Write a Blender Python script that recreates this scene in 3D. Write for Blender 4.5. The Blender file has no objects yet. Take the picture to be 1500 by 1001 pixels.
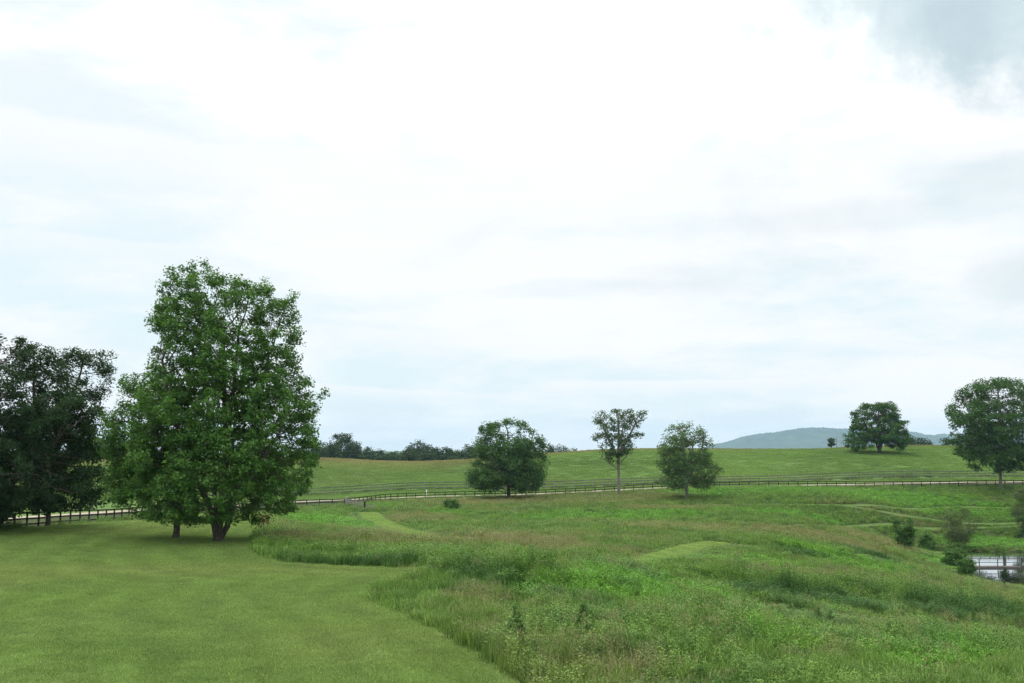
import bpy, bmesh, math, random
import numpy as np
from mathutils import Vector
from mathutils.geometry import delaunay_2d_cdt

R = math.radians
rng = np.random.default_rng(11)
random.seed(11)
sc = bpy.context.scene
col = sc.collection

# ------------------------------------------------------------------ camera
CAM_Z, F, HOR = 7.0, 35.0 / 36.0 * 1500.0, 655.0
PITCH = math.atan((HOR - 500.5) / F)
cam_data = bpy.data.cameras.new('camera')
cam_data.lens = 35.0
cam_data.sensor_width = 36.0
cam_data.clip_start = 0.2
cam_data.clip_end = 20000.0
cam = bpy.data.objects.new('camera', cam_data)
cam.location = (0, 0, CAM_Z)
cam.rotation_euler = (R(90) + PITCH, 0, 0)
col.objects.link(cam)
sc.camera = cam

# ------------------------------------------------------------------ render settings
sc.view_settings.view_transform = 'Standard'
sc.view_settings.look = 'None'
sc.view_settings.exposure = 0.0
sc.view_settings.gamma = 1.0
sc.view_settings.use_curve_mapping = False
sc.render.engine = 'CYCLES'
sc.cycles.use_adaptive_sampling = False
sc.cycles.use_denoising = True
sc.cycles.denoiser = 'OPENIMAGEDENOISE'
sc.cycles.denoising_input_passes = 'RGB_ALBEDO_NORMAL'
sc.cycles.denoising_prefilter = 'NONE'
sc.cycles.max_bounces = 6
sc.cycles.diffuse_bounces = 3
sc.cycles.glossy_bounces = 2
sc.cycles.transmission_bounces = 4
sc.cycles.volume_bounces = 0
sc.cycles.sample_clamp_indirect = 4.0

# ------------------------------------------------------------------ sky
SUN_EL, SUN_AZ = R(52), R(-32)          # azimuth from +Y towards +X


class G:
    """tiny helper round a node tree"""
    def __init__(s, nt):
        s.nt = nt

    def n(s, t, **kw):
        nd = s.nt.nodes.new(t)
        for k, v in kw.items():
            setattr(nd, k, v)
        return nd

    def put(s, sock, v):
        if isinstance(v, bpy.types.NodeSocket):
            s.nt.links.new(v, sock)
        elif v is not None:
            if sock.type == 'RGBA' and len(v) == 3:
                v = (*v, 1.0)
            sock.default_value = v

    def math(s, op, a, b=None, c=None, clamp=False):
        nd = s.n('ShaderNodeMath', operation=op, use_clamp=clamp)
        s.put(nd.inputs[0], a)
        s.put(nd.inputs[1], b)
        s.put(nd.inputs[2], c)
        return nd.outputs[0]

    def mix(s, f, a, b, blend='MIX'):
        nd = s.n('ShaderNodeMix', data_type='RGBA', blend_type=blend)
        s.put(nd.inputs[0], f)
        s.put(nd.inputs[6], a)
        s.put(nd.inputs[7], b)
        return nd.outputs[2]

    def noise(s, vec, scale, detail=4.0, rough=0.55, dist=0.0):
        nd = s.n('ShaderNodeTexNoise')
        if vec is not None:
            s.put(nd.inputs['Vector'], vec)
        nd.inputs['Scale'].default_value = scale
        nd.inputs['Detail'].default_value = detail
        nd.inputs['Roughness'].default_value = rough
        nd.inputs['Distortion'].default_value = dist
        return nd.outputs['Fac']

    def ramp(s, f, a, b, c=0.0, d=1.0, smooth=True):
        nd = s.n('ShaderNodeMapRange', interpolation_type='SMOOTHSTEP' if smooth else 'LINEAR')
        s.put(nd.inputs[0], f)
        for i, v in enumerate((a, b, c, d)):
            s.put(nd.inputs[1 + i], v)
        return nd.outputs[0]

    def vec(s, x, y, z):
        nd = s.n('ShaderNodeCombineXYZ')
        for i, v in enumerate((x, y, z)):
            s.put(nd.inputs[i], v)
        return nd.outputs[0]


world = bpy.data.worlds.new('World')
sc.world = world
world.use_nodes = True
wt = world.node_tree
wt.nodes.clear()
g = G(wt)
sky = g.n('ShaderNodeTexSky', sky_type='NISHITA')
sky.sun_disc = False
sky.sun_elevation = SUN_EL
sky.sun_rotation = SUN_AZ
sky.air_density = 1.0
sky.dust_density = 2.0
tc = g.n('ShaderNodeTexCoord')
sep = g.n('ShaderNodeSeparateXYZ')
g.put(sep.inputs[0], tc.outputs['Generated'])
dx, dy, dz = sep.outputs
zc = g.math('MAXIMUM', dz, 0.0)
den = g.math('ADD', zc, 0.16)
p2 = g.vec(g.math('DIVIDE', dx, den), g.math('DIVIDE', dy, den), 0.0)       # cloud deck seen in perspective
flat = g.vec(dx, dy, g.math('MULTIPLY', dz, 3.4))
az = g.math('ARCTAN2', dx, dy)
el = g.math('ARCSINE', dz)
big = g.noise(p2, 0.75, 6.0, 0.55, 0.7)
streak = g.noise(flat, 3.1, 7.0, 0.56, 0.5)
fine = g.noise(flat, 10.0, 5.0, 0.6, 0.3)
# thin blue-white air between the clouds
clear = g.mix(g.ramp(zc, 0.0, 0.13), (8.3, 9.45, 9.9), (8.2, 9.5, 10.0))
clear = g.mix(g.ramp(zc, 0.10, 0.42), clear, (9.0, 9.75, 10.05))
clear = g.mix(0.06, clear, sky.outputs[0])
# brightest where the sun stands behind the cloud, and overhead
gx = g.math('DIVIDE', g.math('SUBTRACT', az, 0.16), 0.52)
gy = g.math('DIVIDE', g.math('SUBTRACT', el, 0.30), 0.26)
glow = g.math('EXPONENT', g.math('MULTIPLY', g.math('ADD', g.math('MULTIPLY', gx, gx), g.math('MULTIPLY', gy, gy)), -1.0))
cov = g.math('ADD', g.math('MULTIPLY', big, 0.40), g.math('ADD', g.math('MULTIPLY', streak, 0.42), g.math('MULTIPLY', fine, 0.18)))
cov = g.math('ADD', cov, g.math('ADD', g.math('MULTIPLY', glow, 0.13), g.ramp(zc, 0.35, 0.7, 0.0, 0.12)))
cloud = g.ramp(cov, 0.46, 0.63)
white = g.mix(g.ramp(zc, 0.25, 0.75), (10.1, 10.25, 10.35), (31.0, 31.0, 30.2))
# grey undersides
greyf = g.ramp(g.math('ADD', g.math('MULTIPLY', g.noise(flat, 4.2, 5.0, 0.55, 0.6), 0.7), g.math('MULTIPLY', fine, 0.3)), 0.54, 0.70)
greyf = g.math('MULTIPLY', greyf, g.ramp(az, -0.5, 0.35))
greyf = g.math('MULTIPLY', greyf, g.ramp(zc, 0.05, 0.14))
skycol = g.mix(cloud, clear, white)
skycol = g.mix(g.math('MULTIPLY', greyf, 0.46), skycol, (7.0, 8.4, 9.0))
# rain cloud high on the right and its outliers lower down
sky_dir = tc.outputs['Generated']
rag = g.math('ADD', g.math('MULTIPLY', g.noise(sky_dir, 5.0, 7.0, 0.58, 0.6), 0.75), g.math('MULTIPLY', g.noise(sky_dir, 17.0, 5.0, 0.6, 0.3), 0.25))
rag = g.math('SUBTRACT', rag, 0.5)


def cloud_mass(ca, ce, ra, re, edge, wob):
    ea = g.math('DIVIDE', g.math('SUBTRACT', az, ca), ra)
    ee = g.math('DIVIDE', g.math('SUBTRACT', el, ce), re)
    rr = g.math('SQRT', g.math('ADD', g.math('MULTIPLY', ea, ea), g.math('MULTIPLY', ee, ee)))
    rr = g.math('ADD', rr, g.math('MULTIPLY', rag, wob))
    return g.ramp(rr, 1.0 + edge, 1.0 - edge)


dark_c = g.mix(g.ramp(g.noise(sky_dir, 6.0, 6.0, 0.6, 0.4), .32, .68), (5.1, 6.5, 7.2), (7.3, 8.5, 8.9))
# long thin bands of bright cloud with a crisp upper edge
for b_el, b_sl, a0, a1, thick, amt in ((0.279, -0.03, -0.62, -0.02, 0.055, 0.75), (0.066, 0.0, 0.02, 0.34, 0.016, 0.7), (0.052, -0.05, -0.24, 0.02, 0.014, 0.6), (0.118, 0.0, -0.20, 0.06, 0.03, 0.5), (0.20, 0.02, -0.6, -0.25, 0.03, 0.4)):
    off = g.math('SUBTRACT', el, g.math('ADD', b_el, g.math('MULTIPLY', az, b_sl)))
    off = g.math('ADD', off, g.math('MULTIPLY', rag, thick * 1.1))
    band = g.math('MULTIPLY', g.ramp(off, thick * .10, -thick * .08), g.ramp(off, -thick * 1.2, -thick * .1))
    band = g.math('MULTIPLY', band, g.math('MULTIPLY', g.ramp(az, a0 - .05, a0 + .06), g.ramp(az, a1 + .08, a1 - .12)))
    skycol = g.mix(g.math('MULTIPLY', band, amt), skycol, (10.0, 10.15, 10.3))
for ca, ce, ra, re, edge, wob, amt in ((0.585, 0.495, 0.40, 0.172, 0.13, 1.2, 0.9), (0.55, 0.150, 0.11, 0.028, 0.3, 1.3, 0.5), (0.53, 0.245, 0.13, 0.018, 0.4, 1.5, 0.25), (0.34, 0.218, 0.15, 0.016, 0.5, 1.5, 0.25), (0.16, 0.165, 0.07, 0.016, 0.5, 1.5, 0.18)):
    skycol = g.mix(g.math('MULTIPLY', cloud_mass(ca, ce, ra, re, edge, wob), amt), skycol, dark_c)
bg = g.n('ShaderNodeBackground')
bg.inputs['Strength'].default_value = 0.1
g.put(bg.inputs['Color'], skycol)
wo = g.n('ShaderNodeOutputWorld')
g.put(wo.inputs['Surface'], bg.outputs[0])

# ------------------------------------------------------------------ sun, veiled by cloud
sun_data = bpy.data.lights.new('sun', 'SUN')
sun_data.energy = 1.5
sun_data.angle = R(14)
sun_data.color = (1.0, 0.96, 0.9)
sun = bpy.data.objects.new('sun', sun_data)
sdir = Vector((math.sin(SUN_AZ) * math.cos(SUN_EL), math.cos(SUN_AZ) * math.cos(SUN_EL), math.sin(SUN_EL)))
sun.rotation_euler = (-sdir).to_track_quat('-Z', 'Y').to_euler()
sun.location = (0, 0, 200)
col.objects.link(sun)

# ------------------------------------------------------------------ where a point of the view lies in the place
CP, SP = math.cos(PITCH), math.sin(PITCH)


def ray(px, py):
    u, v = (px - 750.0) / F, (500.5 - py) / F
    return np.array([u, CP - v * SP, SP + v * CP])


def at(px, py, D):
    r = ray(px, py)
    r = r * (D / r[1])
    return np.array([r[0], r[1], r[2] + CAM_Z])


# ------------------------------------------------------------------ terrain heights
CTRL = [  # column, row, distance, height of growth above the soil
    (-60, 1001, 30, 0), (350, 1001, 30, 0), (750, 1001, 29.6, 0), (1100, 1001, 29.8, .6), (1550, 1001, 31, .6),
    (-60, 900, 41.7, 0), (300, 880, 45, 0), (560, 888, 43.5, 0), (900, 900, 42, .7), (1200, 910, 47, .7), (1500, 920, 62, .7),
    (100, 820, 62, 0), (325, 794, 73, 0), (264, 790, 76, 0), (500, 832, 57.5, 0), (650, 838, 56, 0), (15, 777, 84, 0), (173, 763, 110, 0),
    (380, 788, 76, 0), (450, 775, 92, .4), (450, 757, 130, .4), (800, 830, 60, .2), (1000, 850, 64, .6), (1200, 840, 82, .6), (1400, 866, 104, .5),
    (800, 790, 92, .5), (600, 772, 122, .4), (545, 757, 150, .2), (1005, 806, 98, 0), (1150, 800, 108, .4), (1280, 808, 126, .3), (1380, 840, 128, .4), (1200, 770, 150, .5), (1000, 765, 138, .5),
    (800, 750, 160, .5), (660, 752, 160, .3), (1300, 742, 184, .5), (1500, 770, 193, .4), (1350, 775, 180, .4), (1350, 798, 168.5, .1),
    (-40, 762, 112, 0), (165, 750, 142, 0), (300, 744, 172, 0), (508, 742, 178, 0), (460, 735, 200, 0), (560, 731, 211, 0), (745, 726, 224, 0),
    (1000, 716, 236, 0), (1200, 711.5, 240, 0), (1500, 708, 246, 0),
    (745, 730, 205, .2), (905, 724, 209, .2), (1003, 730, 188, .2), (1460, 717, 231, .2),
    (300, 715, 240, 0), (460, 726, 232, 0), (600, 719, 238, 0), (900, 713, 244, 0), (1150, 707, 254, 0), (1400, 701, 258, 0), (1560, 699, 262, 0),
    (200, 690, 300, 0), (470, 690, 300, 0), (640, 696, 300, 0), (850, 685, 295, 0), (1100, 680, 300, 0), (1300, 678, 285, 0), (1480, 682, 300, 0),
    (250, 672, 370, 0), (480, 672, 375, 0), (600, 679, 380, 0), (700, 674, 375, 0), (800, 665, 365, 0), (905, 657.5, 355, 0), (1050, 658, 355, 0), (1180, 658, 355, 0),
    (1285, 664, 315, 0), (1350, 653, 350, 0), (1430, 655, 355, 0), (1560, 662, 360, 0),
]
cpts = [at(a, b, D) - np.array([0, 0, gh]) for a, b, D, gh in CTRL]
for x, y, z in [(0, -60, .3), (-120, -60, .3), (120, -60, -.5), (0, 8, .1), (-60, 10, .1), (60, 12, -.6), (-140, 60, 0), (120, 60, -6), (150, 130, -9), (-150, 130, -.5),
                (-180, 260, -2), (230, 240, -1), (240, 340, 5), (-260, 360, 3), (-100, 440, -4), (0, 440, -4), (100, 440, -2), (260, 450, -2), (-300, 460, -4)]:
    cpts.append(np.array([x, y, z], float))
cpts = np.array(cpts)
SC = 100.0


def tps_phi(d2):
    return np.where(d2 > 1e-12, 0.5 * d2 * np.log(np.maximum(d2, 1e-12)), 0.0)


_P = cpts[:, :2] / SC
_n = len(_P)
_K = tps_phi(((_P[:, None] - _P[None]) ** 2).sum(-1)) + np.eye(_n) * 0.0015
_A = np.zeros((_n + 3, _n + 3))
_A[:_n, :_n] = _K
_A[:_n, _n] = 1
_A[:_n, _n + 1:] = _P
_A[_n:, :_n] = _A[:_n, _n:].T
_W = np.linalg.solve(_A, np.concatenate([cpts[:, 2], np.zeros(3)]))

WATER = -10.0
POND = np.array([(66.9, 150), (63.3, 141.6), (60.7, 135.4), (60.0, 131), (60.3, 127.5), (61.4, 124), (63.7, 121), (82, 114), (105, 128), (108, 160), (95, 168), (84.4, 164.5), (78.2, 165), (74.4, 167), (68.9, 167.8), (66.8, 166), (67.3, 163), (69.7, 159)])


def in_poly(x, y, poly):
    c = np.zeros(np.shape(x), bool)
    n = len(poly)
    for i in range(n):
        x0, y0 = poly[i]
        x1, y1 = poly[(i + 1) % n]
        if y0 == y1:
            continue
        c ^= ((y0 > y) != (y1 > y)) & (x < (x1 - x0) * (y - y0) / (y1 - y0) + x0)
    return c


def line_dist(x, y, pts, closed=False):
    d = np.full(np.shape(x), 1e9)
    n = len(pts)
    for i in range(n if closed else n - 1):
        ax, ay = pts[i][:2]
        bx, by = pts[(i + 1) % n][:2]
        vx, vy = bx - ax, by - ay
        t = np.clip(((x - ax) * vx + (y - ay) * vy) / (vx * vx + vy * vy + 1e-9), 0, 1)
        d = np.minimum(d, np.hypot(x - ax - t * vx, y - ay - t * vy))
    return d


def smooth01(t):
    t = np.clip(t, 0, 1)
    return t * t * (3 - 2 * t)


_tab = np.random.default_rng(5).random((256, 256))


def vnoise(x, y, s):
    """value noise 0..1, feature size s metres"""
    x, y = np.asarray(x) / s + 1000.0, np.asarray(y) / s + 1000.0
    xi, yi = np.floor(x).astype(int), np.floor(y).astype(int)
    fx, fy = smooth01(x - xi), smooth01(y - yi)
    a, b = _tab[xi % 256, yi % 256], _tab[(xi + 1) % 256, yi % 256]
    c, d = _tab[xi % 256, (yi + 1) % 256], _tab[(xi + 1) % 256, (yi + 1) % 256]
    return (a * (1 - fx) + b * fx) * (1 - fy) + (c * (1 - fx) + d * fx) * fy


def height(x, y):
    x, y = np.atleast_1d(np.asarray(x, float)), np.atleast_1d(np.asarray(y, float))
    out = np.empty(x.shape)
    xf, yf, of = x.ravel(), y.ravel(), out.ravel()
    for i in range(0, len(xf), 20000):
        q = np.stack([np.clip(xf[i:i + 20000], -320, 320), np.clip(yf[i:i + 20000], -80, 470)], -1) / SC
        d2 = ((q[:, None] - _P[None]) ** 2).sum(-1)
        of[i:i + 20000] = tps_phi(d2) @ _W[:_n] + _W[_n] + q @ _W[_n + 1:]
    h = of.reshape(x.shape)
    h = h + 0.14 * (vnoise(x, y, 9.0) - .5) + 0.35 * (vnoise(x + 70, y, 27.0) - .5) * smooth01((y - 60) / 60)
    far = smooth01((np.hypot(x, y) - 380) / 140)
    h = h * (1 - far) - 9.0 * far - 24.0 * smooth01((np.hypot(x, y) - 520) / 500)
    # pond basin
    near = (np.abs(x - 84) < 50) & (np.abs(y - 141) < 50)
    if near.any():
        xs, ys = x[near], y[near]
        ins = in_poly(xs, ys, POND)
        d = line_dist(xs, ys, POND, True)
        hb = np.maximum(h[near], WATER + 0.28)
        rim = WATER + 0.28 + 0.10 * d
        w = smooth01(d / 9.0)
        hb = rim * (1 - w) + hb * w
        hb = np.where(ins, WATER - np.minimum(0.05 + d * 0.5, 1.2), np.where(d < 0.5, WATER - 0.05 + d * 0.66, hb))
        h[near] = hb
    return h


def hz(x, y):
    return float(height([x], [y])[0])


def hit(px, py, d0=12.0, d1=420.0):
    """the point of the ground seen in that direction"""
    r = ray(px, py)
    D = np.geomspace(d0, d1, 1500)
    X, Y, Z = r[0] / r[1] * D, D, CAM_Z + r[2] / r[1] * D
    below = Z < height(X, Y)
    i = int(np.argmax(below)) if below.any() else len(D) - 1
    return np.array([X[i], Y[i], hz(X[i], Y[i])])


# ------------------------------------------------------------------ materials
def material(name):
    m = bpy.data.materials.new(name)
    m.use_nodes = True
    m.node_tree.nodes.clear()
    gg = G(m.node_tree)
    out = gg.n('ShaderNodeOutputMaterial')
    return m, gg, out


def principled(gg, colr, rough=0.8, spec=0.2, bump=None, bump_d=0.02):
    b = gg.n('ShaderNodeBsdfPrincipled')
    gg.put(b.inputs['Base Color'], colr)
    gg.put(b.inputs['Roughness'], rough)
    b.inputs['Specular IOR Level'].default_value = spec
    if bump is not None:
        bp = gg.n('ShaderNodeBump')
        bp.inputs['Distance'].default_value = bump_d
        bp.inputs['Strength'].default_value = 1.0
        gg.put(bp.inputs['Height'], bump)
        gg.nt.links.new(bp.outputs[0], b.inputs['Normal'])
    return b.outputs[0]


def objco(gg):
    return gg.n('ShaderNodeTexCoord').outputs['Object']


def ground_mat(name, c_dark, c_mid, c_dry, s1, s2, dry_lo=.5, dry_hi=.72, bump=0.05, fine=3.0):
    m, gg, out = material(name)
    co = objco(gg)
    a = gg.noise(co, s1, 5, .6, .4)
    b = gg.noise(co, s2, 4, .6)
    c = gg.noise(co, fine, 5, .7)
    k = gg.mix(gg.ramp(gg.math('ADD', gg.math('MULTIPLY', b, .6), gg.math('MULTIPLY', c, .4)), .36, .64), c_dark, c_mid)
    k = gg.mix(gg.math('MULTIPLY', gg.ramp(a, dry_lo, dry_hi), .85), k, c_dry)
    sh = principled(gg, k, .95, .05, c, bump)
    gg.put(out.inputs['Surface'], sh)
    return m


def leaf_mat(name, dark, light, transl, tfac=0.28, rough=0.55, spec=0.10):
    m, gg, out = material(name)
    at_ = gg.n('ShaderNodeAttribute', attribute_name='shade')
    k = gg.mix(at_.outputs['Fac'], dark, light)
    p = principled(gg, k, rough, spec)
    t = gg.n('ShaderNodeBsdfTranslucent')
    gg.put(t.inputs['Color'], gg.mix(at_.outputs['Fac'], transl, [min(1, c * 1.5) for c in transl]))
    ms = gg.n('ShaderNodeMixShader')
    ms.inputs[0].default_value = tfac
    gg.nt.links.new(p, ms.inputs[1])
    gg.nt.links.new(t.outputs[0], ms.inputs[2])
    gg.put(out.inputs['Surface'], ms.outputs[0])
    return m


def plant_mat(name, tfac=0.3):
    """growth in the meadow and lawn: colour of each clump comes from its 'tint', heads and stalks from 'head'"""
    m, gg, out = material(name)
    ti = gg.n('ShaderNodeAttribute', attribute_name='tint', attribute_type='INSTANCER')
    he = gg.n('ShaderNodeAttribute', attribute_name='head')
    vr = gg.n('ShaderNodeAttribute', attribute_name='shade')
    base = gg.mix(1.0, ti.outputs['Color'], gg.mix(vr.outputs['Fac'], (.55, .58, .55), (1.5, 1.42, 1.25)), 'MULTIPLY')
    headc = gg.mix(vr.outputs['Fac'], (.145, .150, .065), (.25, .225, .115))
    k = gg.mix(he.outputs['Fac'], base, headc)
    p = principled(gg, k, .6, .15)
    t = gg.n('ShaderNodeBsdfTranslucent')
    gg.put(t.inputs['Color'], gg.mix(1.0, k, (1.25, 1.25, .8), 'MULTIPLY'))
    ms = gg.n('ShaderNodeMixShader')
    ms.inputs[0].default_value = tfac
    gg.nt.links.new(p, ms.inputs[1])
    gg.nt.links.new(t.outputs[0], ms.inputs[2])
    gg.put(out.inputs['Surface'], ms.outputs[0])
    return m


def wood_mat(name, c0, c1, scale=14.0):
    m, gg, out = material(name)
    co = objco(gg)
    mp = gg.n('ShaderNodeMapping')
    mp.inputs['Scale'].default_value = (1, 9, 9)
    gg.put(mp.inputs[0], co)
    ob = gg.n('ShaderNodeObjectInfo')
    a = gg.noise(mp.outputs[0], 2.2, 6, .65, .3)
    k = gg.mix(gg.ramp(a, .3, .7), c0, c1)
    k = gg.mix(1.0, k, gg.mix(ob.outputs['Random'], (.72, .72, .72), (1.2, 1.2, 1.2)), 'MULTIPLY')
    gg.put(out.inputs['Surface'], principled(gg, k, .85, .15, a, .006))
    return m


def bark_mat(name, c0, c1):
    m, gg, out = material(name)
    co = objco(gg)
    mp = gg.n('ShaderNodeMapping')
    mp.inputs['Scale'].default_value = (5, 5, .9)
    gg.put(mp.inputs[0], co)
    a = gg.noise(mp.outputs[0], 2.0, 7, .7, .6)
    k = gg.mix(gg.ramp(a, .32, .68), c0, c1)
    gg.put(out.inputs['Surface'], principled(gg, k, .95, .08, a, .06))
    return m


M = {}
M['soil'] = ground_mat('meadow_floor', (.022, .036, .011), (.040, .062, .018), (.070, .072, .032), .035, .25, .45, .7, .08)
M['pasture'] = ground_mat('pasture_turf', (.075, .135, .034), (.098, .165, .042), (.125, .150, .058), .016, .12, .5, .8, .25, 1.2)
M['lawn'] = ground_mat('lawn_turf', (.075, .118, .030), (.090, .138, .036), (.115, .140, .048), .12, .5, .5, .9, .03, 8.0)
M['mown'] = ground_mat('mown_turf', (.105, .165, .045), (.130, .195, .056), (.150, .18, .07), .1, .5, .4, .8, .03, 8.0)
M['trail'] = ground_mat('trail_turf', (.065, .112, .028), (.085, .140, .037), (.105, .13, .05), .1, .5, .4, .8, .03, 8.0)
M['plant'] = plant_mat('meadow_plant', .22)
M['turf_blade'] = plant_mat('turf_blade', .25)
M['dark_wood'] = wood_mat('dark_stained_board', (.016, .013, .012), (.045, .036, .030))
M['grey_wood'] = wood_mat('weathered_grey_board', (.13, .125, .105), (.27, .26, .225))
M['grey_rail'] = wood_mat('weathered_rail', (.085, .092, .075), (.16, .165, .14))
M['dock_wood'] = wood_mat('dock_timber', (.075, .064, .060), (.15, .13, .12))
M['metal'] = wood_mat('dark_rail', (.05, .05, .05), (.09, .09, .085))
M['white'] = wood_mat('white_paint', (.72, .72, .70), (.82, .82, .80))
M['bark'] = bark_mat('grey_brown_bark', (.035, .029, .024), (.13, .11, .09))
M['bark_pale'] = bark_mat('pale_bark', (.09, .08, .066), (.26, .235, .2))
m, gg, out = material('gravel')
co = objco(gg)
a = gg.noise(co, .5, 5, .6)
b = gg.noise(co, 14, 4, .7)
k = gg.mix(gg.ramp(a, .35, .7), (.27, .235, .18), (.35, .305, .24))
k = gg.mix(gg.math('MULTIPLY', b, .5), k, (.23, .20, .155))
gg.put(out.inputs['Surface'], principled(gg, k, .95, .1, b, .02))
M['gravel'] = m
m, gg, out = material('pond_water')
co = objco(gg)
mp = gg.n('ShaderNodeMapping')
mp.inputs['Scale'].default_value = (1, .45, 1)
gg.put(mp.inputs[0], co)
w1 = gg.noise(mp.outputs[0], 2.2, 3, .5, .4)
b = gg.n('ShaderNodeBsdfPrincipled')
b.inputs['Base Color'].default_value = (.018, .022, .014, 1)
b.inputs['Roughness'].default_value = .03
b.inputs['IOR'].default_value = 1.33
b.inputs['Specular IOR Level'].default_value = .5
bp = gg.n('ShaderNodeBump')
bp.inputs['Distance'].default_value = .006
bp.inputs['Strength'].default_value = .5
gg.put(bp.inputs['Height'], w1)
gg.nt.links.new(bp.outputs[0], b.inputs['Normal'])
gl = gg.n('ShaderNodeBsdfGlossy')
gl.inputs['Color'].default_value = (.92, .94, .95, 1)
gl.inputs['Roughness'].default_value = .03
gg.nt.links.new(bp.outputs[0], gl.inputs['Normal'])
mw = gg.n('ShaderNodeMixShader')
mw.inputs[0].default_value = .6
gg.nt.links.new(b.outputs[0], mw.inputs[1])
gg.nt.links.new(gl.outputs[0], mw.inputs[2])
gg.put(out.inputs['Surface'], mw.outputs[0])
M['water'] = m
LEAF = {
    'maple': leaf_mat('maple_leaf', (.020, .066, .014), (.112, .228, .044), (.09, .21, .02), .24),
    'dark': leaf_mat('dark_leaf', (.010, .032, .010), (.028, .066, .017), (.03, .07, .012), .2),
    'round': leaf_mat('fine_leaf', (.034, .086, .023), (.082, .160, .041), (.06, .13, .02), .27),
    'sparse': leaf_mat('sparse_leaf', (.030, .064, .024), (.070, .122, .040), (.06, .12, .02), .25),
    'pale': leaf_mat('silvery_leaf', (.046, .105, .034), (.108, .195, .062), (.09, .15, .03), .32),
    'oak': leaf_mat('oak_leaf', (.026, .076, .018), (.074, .155, .035), (.05, .12, .016), .27),
    'wood': leaf_mat('woodland_leaf', (.024, .050, .020), (.052, .088, .034), (.04, .08, .015), .22),
    'willow': leaf_mat('willow_leaf', (.070, .112, .042), (.125, .175, .068), (.09, .13, .03), .3),
    'shrub': leaf_mat('shrub_leaf', (.030, .088, .019), (.090, .178, .042), (.07, .15, .02), .28),
    'rust': leaf_mat('dead_leaf', (.27, .13, .07), (.42, .24, .13), (.25, .13, .06), .3),
    'weed': leaf_mat('weed_leaf', (.070, .155, .034), (.125, .235, .065), (.08, .17, .03), .32),
}


# ------------------------------------------------------------------ object helpers
def tag(o, label=None, cat=None, group=None, kind=None):
    if label:
        o['label'] = label
    if cat:
        o['category'] = cat
    if group:
        o['group'] = group
    if kind:
        o['kind'] = kind
    return o


def mesh_np(name, V, faces, mat, attrs=None, smooth=False):
    """faces: list of (n, k) integer arrays"""
    me = bpy.data.meshes.new(name)
    V = np.asarray(V, np.float32)
    me.vertices.add(len(V))
    me.vertices.foreach_set('co', V.ravel())
    faces = [np.asarray(f, np.int32) for f in faces if len(f)]
    nl = sum(f.size for f in faces)
    nf = sum(len(f) for f in faces)
    me.loops.add(nl)
    me.loops.foreach_set('vertex_index', np.concatenate([f.ravel() for f in faces]))
    me.polygons.add(nf)
    tot = np.concatenate([np.full(len(f), f.shape[1], np.int32) for f in faces])
    st = np.concatenate([[0], np.cumsum(tot)[:-1]]).astype(np.int32)
    me.polygons.foreach_set('loop_start', st)
    me.polygons.foreach_set('loop_total', tot)
    if smooth:
        me.polygons.foreach_set('use_smooth', np.ones(nf, bool))
    for k, v in (attrs or {}).items():
        at_ = me.attributes.new(k, 'FLOAT', 'POINT')
        at_.data.foreach_set('value', np.asarray(v, np.float32))
    me.update(calc_edges=True)
    if mat is not None:
        me.materials.append(mat)
    return me


def link(name, me, parent=None, loc=None):
    o = bpy.data.objects.new(name, me)
    col.objects.link(o)
    if parent is not None:
        o.parent = parent
    if loc is not None:
        o.location = loc
    return o


def empty(name, loc):
    o = bpy.data.objects.new(name, None)
    o.location = loc
    o.empty_display_size = .3
    col.objects.link(o)
    return o


_boxes = {}


def box_mesh(mat, bevel=0.06):
    """unit box, bevelled, shared by all pieces of one material"""
    key = (mat.name, bevel)
    if key not in _boxes:
        bm = bmesh.new()
        bmesh.ops.create_cube(bm, size=1.0)
        if bevel:
            bmesh.ops.bevel(bm, geom=list(bm.edges), offset=bevel, segments=1, affect='EDGES')
        me = bpy.data.meshes.new('timber')
        bm.to_mesh(me)
        bm.free()
        me.materials.append(mat)
        _boxes[key] = me
    return _boxes[key]


def bar(name, a, b, w, h, mat, parent, base, roll=0.0):
    """a straight timber from a to b (world), w thick across, h deep vertically"""
    a, b = Vector(a), Vector(b)
    d = b - a
    o = link(name, box_mesh(mat), parent)
    o.location = (a + b) / 2 - Vector(base)
    yaw = math.atan2(d.y, d.x)
    pit = -math.atan2(d.z, math.hypot(d.x, d.y))
    o.rotation_euler = (roll, pit, yaw)
    o.scale = (d.length, w, h)
    return o


def upright(name, p, w, h, mat, parent, base, yaw=0.0, lean=0.0, sink=.15):
    o = link(name, box_mesh(mat), parent)
    o.location = Vector(p) + Vector((0, 0, h / 2 - sink / 2)) - Vector(base)
    o.rotation_euler = (lean * random.uniform(-1, 1), lean * random.uniform(-1, 1), yaw)
    o.scale = (w, w, h + sink)
    return o


def resample(pts, step):
    """Catmull-Rom through pts, evenly spaced"""
    P = np.array([p[:2] for p in pts], float)
    Q = np.concatenate([[2 * P[0] - P[1]], P, [2 * P[-1] - P[-2]]])
    out = []
    for i in range(1, len(Q) - 2):
        t = np.linspace(0, 1, 40, endpoint=False)[:, None]
        a, b, c, d = Q[i - 1], Q[i], Q[i + 1], Q[i + 2]
        out.append(.5 * (2 * b + (c - a) * t + (2 * a - 5 * b + 4 * c - d) * t ** 2 + (3 * b - a - 3 * c + d) * t ** 3))
    out.append(Q[-2][None])
    out = np.concatenate(out)
    s = np.concatenate([[0], np.cumsum(np.hypot(*np.diff(out, axis=0).T))])
    n = max(2, int(round(s[-1] / step)) + 1)
    u = np.linspace(0, s[-1], n)
    return np.stack([np.interp(u, s, out[:, 0]), np.interp(u, s, out[:, 1])], -1)


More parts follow.
